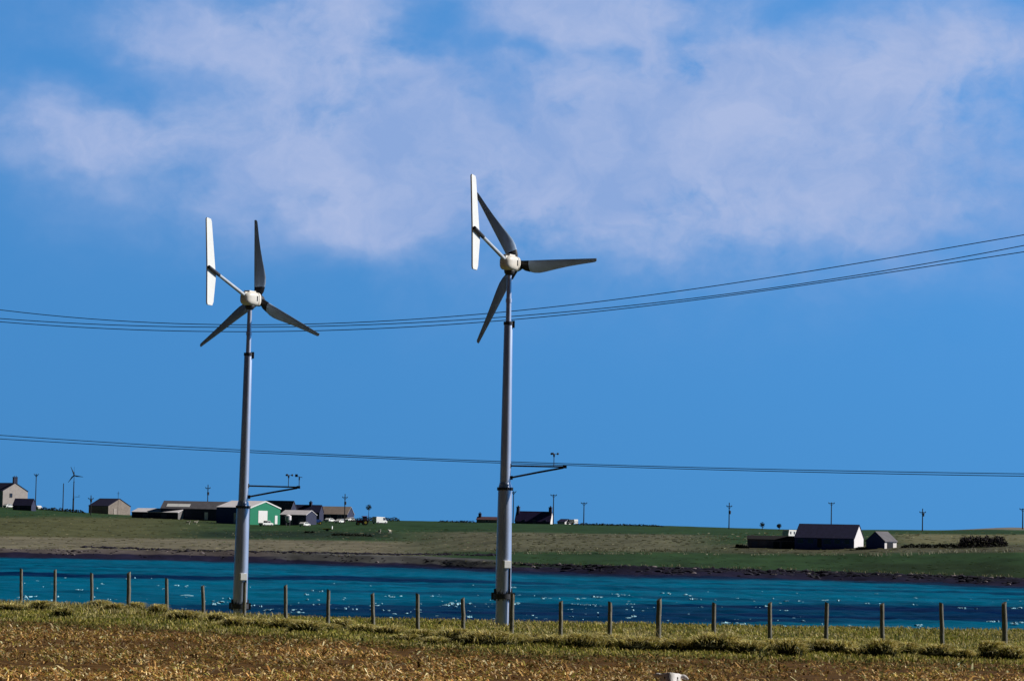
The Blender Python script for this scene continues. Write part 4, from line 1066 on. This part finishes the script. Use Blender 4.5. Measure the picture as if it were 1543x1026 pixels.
# dry grass line on the far field edge and tufts along the shore bank; rocks
BPs = []
def tuft_line(pts, n, h, pal, spread, gaps):
    xs_ = np.array([p[0] for p in pts], float); rs_ = np.array([p[1] for p in pts], float)
    out = []
    for k in range(n):
        x = rng.uniform(xs_[0], xs_[-1])
        if mnoise.noise(Vector((x * gaps, pts[0][1], 3))) < -.08: continue
        p = hit(x, float(np.interp(x, xs_, rs_)) + rng.normal(0, spread)); out.append(p)
    P = np.array([tuple(p) for p in out]); m_ = len(P)
    return P, rng.uniform(.5, 1.0, m_) * h, rng.uniform(.08, .2, m_), rng.uniform(.2, .9, m_), rng.uniform(0, 6.28, m_), pick(pal, m_, .2)
PALE = [(0.36, 0.34, 0.24), (0.42, 0.40, 0.30), (0.26, 0.26, 0.16)]
A = [tuft_line([(766, 834.5), (900, 834.5), (1080, 836), (1300, 836.5)], 700, .55, PALE, .25, .05),
     tuft_line([(1300, 837), (1380, 836), (1430, 832), (1500, 831), (1560, 830.5)], 420, 1.0, PALE, .8, .07),
     tuft_line([(700, 847), (800, 851), (1000, 853.5), (1200, 858.5), (1400, 865.5), (1560, 871)], 800, .7, [(0.16, 0.17, 0.08), (0.24, 0.23, 0.13), (0.33, 0.30, 0.2)], .6, .04),
     tuft_line([(-30, 827), (300, 830), (560, 838)], 500, .5, [(0.22, 0.20, 0.13), (0.3, 0.26, 0.18)], .8, .03),
     tuft_line([(720, 829), (900, 829.5), (1100, 831)], 350, .7, [(0.06, 0.065, 0.035), (0.09, 0.09, 0.05)], 1.2, .03)]
for (n_, x0, x1, r0_, r1_, h_, pal) in ((900, -40, 330, 772, 826, .45, [(0.15, 0.15, 0.07), (0.22, 0.20, 0.11), (0.11, 0.12, 0.05)]), (900, 330, 760, 797, 832, .4, [(0.08, 0.12, 0.05), (0.24, 0.22, 0.14), (0.18, 0.17, 0.10)]),
        (1200, 760, 1200, 803, 834, .5, [(0.24, 0.23, 0.15), (0.15, 0.155, 0.09), (0.11, 0.125, 0.06)]), (700, 1150, 1580, 802, 833, .5, [(0.21, 0.20, 0.11), (0.12, 0.14, 0.06)]), (500, 800, 1580, 838, 866, .25, [(0.05, 0.08, 0.03), (0.03, 0.055, 0.02)])):
    o_ = []
    for k in range(n_): o_.append(tuple(hit(rng.uniform(x0, x1), rng.uniform(r0_, r1_))))
    o_ = np.array(o_); A.append((o_, rng.uniform(.3, 1, n_) * h_ * .5, rng.uniform(.5, 1.6, n_), rng.uniform(.2, .9, n_), rng.uniform(0, 6.28, n_), pick(pal, n_, .2)))
# tumbled field dykes
A.append(tuft_line([(560, 835), (720, 833)], 160, .5, [(0.03, 0.035, 0.025), (0.05, 0.05, 0.035)], .2, .05))
A.append(tuft_line([(560, 815), (800, 806), (1100, 810)], 420, .45, [(0.07, 0.075, 0.05), (0.16, 0.155, 0.11)], .3, .06))
o = blades('dry_grass', *[np.concatenate([a[i] for a in A]) for i in range(6)])
tag(o, kind='stuff', label='pale dry grass fringing the far field edges and shore', cat='grass')
rk = MB(); rp = MB()
for k in range(1500):
    x = rng.uniform(-60, 1600)
    rt = np.interp(x, PXC, ROWS[1]); rb = np.interp(x, PXC, ROWS[0])
    dens = 1.0 if x > 480 else .5
    if rng.random() > dens or (360 < x < 760 and rng.random() < .6): continue
    t = rng.beta(1.2, 2.6) if x > 480 else rng.beta(.9, 3.0) 
    p = hit(x, rt + (rb - rt) * t + .4, 420)
    s = rng.uniform(.2, .6) * (0.65 + 0.4 * float(sstep(680, 860, x)))
    if x > 700 and rng.random() < .35: p = hit(x, rt + rng.normal(0, .5), 420)
    (rp if rng.random() < (.06 if x > 480 else .15) else rk).blob((p.x, p.y, p.z), (s * rng.uniform(.9, 2.0), s, s * rng.uniform(.35, .75)), seed=k, rough=.7, sub=1)
for k in range(520):
    x = rng.uniform(125, 760); r_ = np.interp(x, [125, 250, 350, 600, 760], [824, 828.5, 830.5, 835.5, 836.5])
    p = hit(x, r_ + rng.normal(0, .45), 420); s = rng.uniform(.25, .6)
    rk.blob((p.x, p.y, p.z), (s * rng.uniform(1, 2.2), s, s * rng.uniform(.4, .8)), seed=k + 50, rough=.7, sub=1)
tag(rk.build('shore_rocks', MT['shorerock'], fix=False), kind='stuff', label='dark seaweedy rocks lining the far shore', cat='rocks')
tag(rp.build('shore_stones', MT['palestone'], fix=False), kind='stuff', label='paler stones scattered along the far shore', cat='stones')

# ------------------------------------------------------------------ sheep
def sheep_mesh():
    """one continuous body: skin over a stick figure; facing local -y, standing on z=0"""
    me = bpy.data.meshes.new('sheep')
    J = [((0, .15, .66), .235), ((0, .45, .68), .21), ((0, -.15, .66), .225), ((0, -.38, .70), .165), ((0, -.50, .86), .105), ((0, -.575, 1.0), .098), ((0, -.66, .97), .076), ((0, -.76, .89), .048), ((0, -.79, .87), .038),
         ((.12, -.30, .48), .075), ((.12, -.31, .28), .042), ((.12, -.29, .04), .036), ((-.12, -.30, .48), .075), ((-.12, -.31, .28), .042), ((-.12, -.29, .04), .036),
         ((.13, .45, .50), .10), ((.13, .40, .36), .065), ((.13, .50, .24), .042), ((.13, .48, .04), .036), ((-.13, .45, .50), .10), ((-.13, .40, .36), .065), ((-.13, .50, .24), .042), ((-.13, .48, .04), .036),
         ((0, .66, .66), .06), ((0, .70, .50), .04),
         ((.105, -.56, .985), .020), ((.155, -.56, .975), .028), ((.20, -.56, .945), .010), ((-.105, -.56, .985), .020), ((-.155, -.56, .99), .028), ((-.205, -.56, .985), .010)]
    E = [(0, 1), (0, 2), (2, 3), (3, 4), (4, 5), (5, 6), (6, 7), (7, 8), (3, 9), (9, 10), (10, 11), (3, 12), (12, 13), (13, 14), (1, 15), (15, 16), (16, 17), (17, 18), (1, 19), (19, 20), (20, 21), (21, 22), (1, 23), (23, 24),
         (5, 25), (25, 26), (26, 27), (5, 28), (28, 29), (29, 30)]
    me.from_pydata([j[0] for j in J], E, [])
    o = bpy.data.objects.new('tmp_sheep', me); col.objects.link(o)
    sk = o.modifiers.new('skin', 'SKIN'); sk.use_smooth_shade = True
    for v, j in zip(me.skin_vertices[0].data, J): v.radius = (j[1], j[1])
    me.skin_vertices[0].data[0].use_root = True
    for i in (26, 27, 29, 30): 
        r_ = J[i][1]; me.skin_vertices[0].data[i].radius = (r_ * .55, r_ * 1.1)
    ss = o.modifiers.new('sub', 'SUBSURF'); ss.levels = 2; ss.render_levels = 2
    dg = bpy.context.evaluated_depsgraph_get()
    out = bpy.data.meshes.new_from_object(o.evaluated_get(dg)); out.name = 'sheep'
    bpy.data.objects.remove(o); bpy.data.meshes.remove(me)
    out.materials.clear()
    for k in ('fleece', 'face', 'black'): out.materials.append(MT[k])
    for v in out.vertices:         # fleece curls on the body, not on head and legs
        if v.co.y > -.50 and v.co.z > .40: v.co += v.normal * (.018 + .02 * mnoise.noise(v.co * 14))
    for p in out.polygons:
        c = p.center; p.use_smooth = True
        p.material_index = 0 if (c.y > -.50 and c.z > .38) else 1
        if c.y < -.775 or (c.z < .06): p.material_index = 2
    # eyes
    bm = bmesh.new(); bm.from_mesh(out)
    for s in (-1, 1):
        r_ = bmesh.ops.create_icosphere(bm, subdivisions=2, radius=.017, matrix=Matrix.Translation((s * .066, -.66, .965)))
        for f in {f for v in r_['verts'] for f in v.link_faces}: f.material_index = 2
    bm.to_mesh(out); bm.free()
    return out
sm = sheep_mesh()
def sheep(label, p, rz, s=1.0):
    o = bpy.data.objects.new('sheep', sm); col.objects.link(o); o.location = p; o.rotation_euler = (0, 0, R(rz)); o.scale = (s, s, s)
    return tag(o, label, 'sheep', 'sheep grazing in the fields')
# near one: only its head and back reach into the picture
hd = at(1013, 1008.5, 42)
s = 1.26; zg = float(near_z(hd.x, 42.6))
sheep('white faced sheep whose head pokes up at the bottom edge of the photo', (hd.x - .0, 42.58, hd.z - 1.05 * s), -2, s)
for px, row, rz, lab in ((283.5, 790, 80, 'left one of two tiny white sheep on the grass below the wide barn'), (294.5, 790, 100, 'right one of two tiny white sheep on the grass below the wide barn'),
                         (572, 803.5, 20, 'tiny white sheep on the green field under the white van'), (587, 803.5, -30, 'tiny white sheep on the green field, furthest right of the farm')):
    sheep(lab, hit(px, row), rz, 1.15)
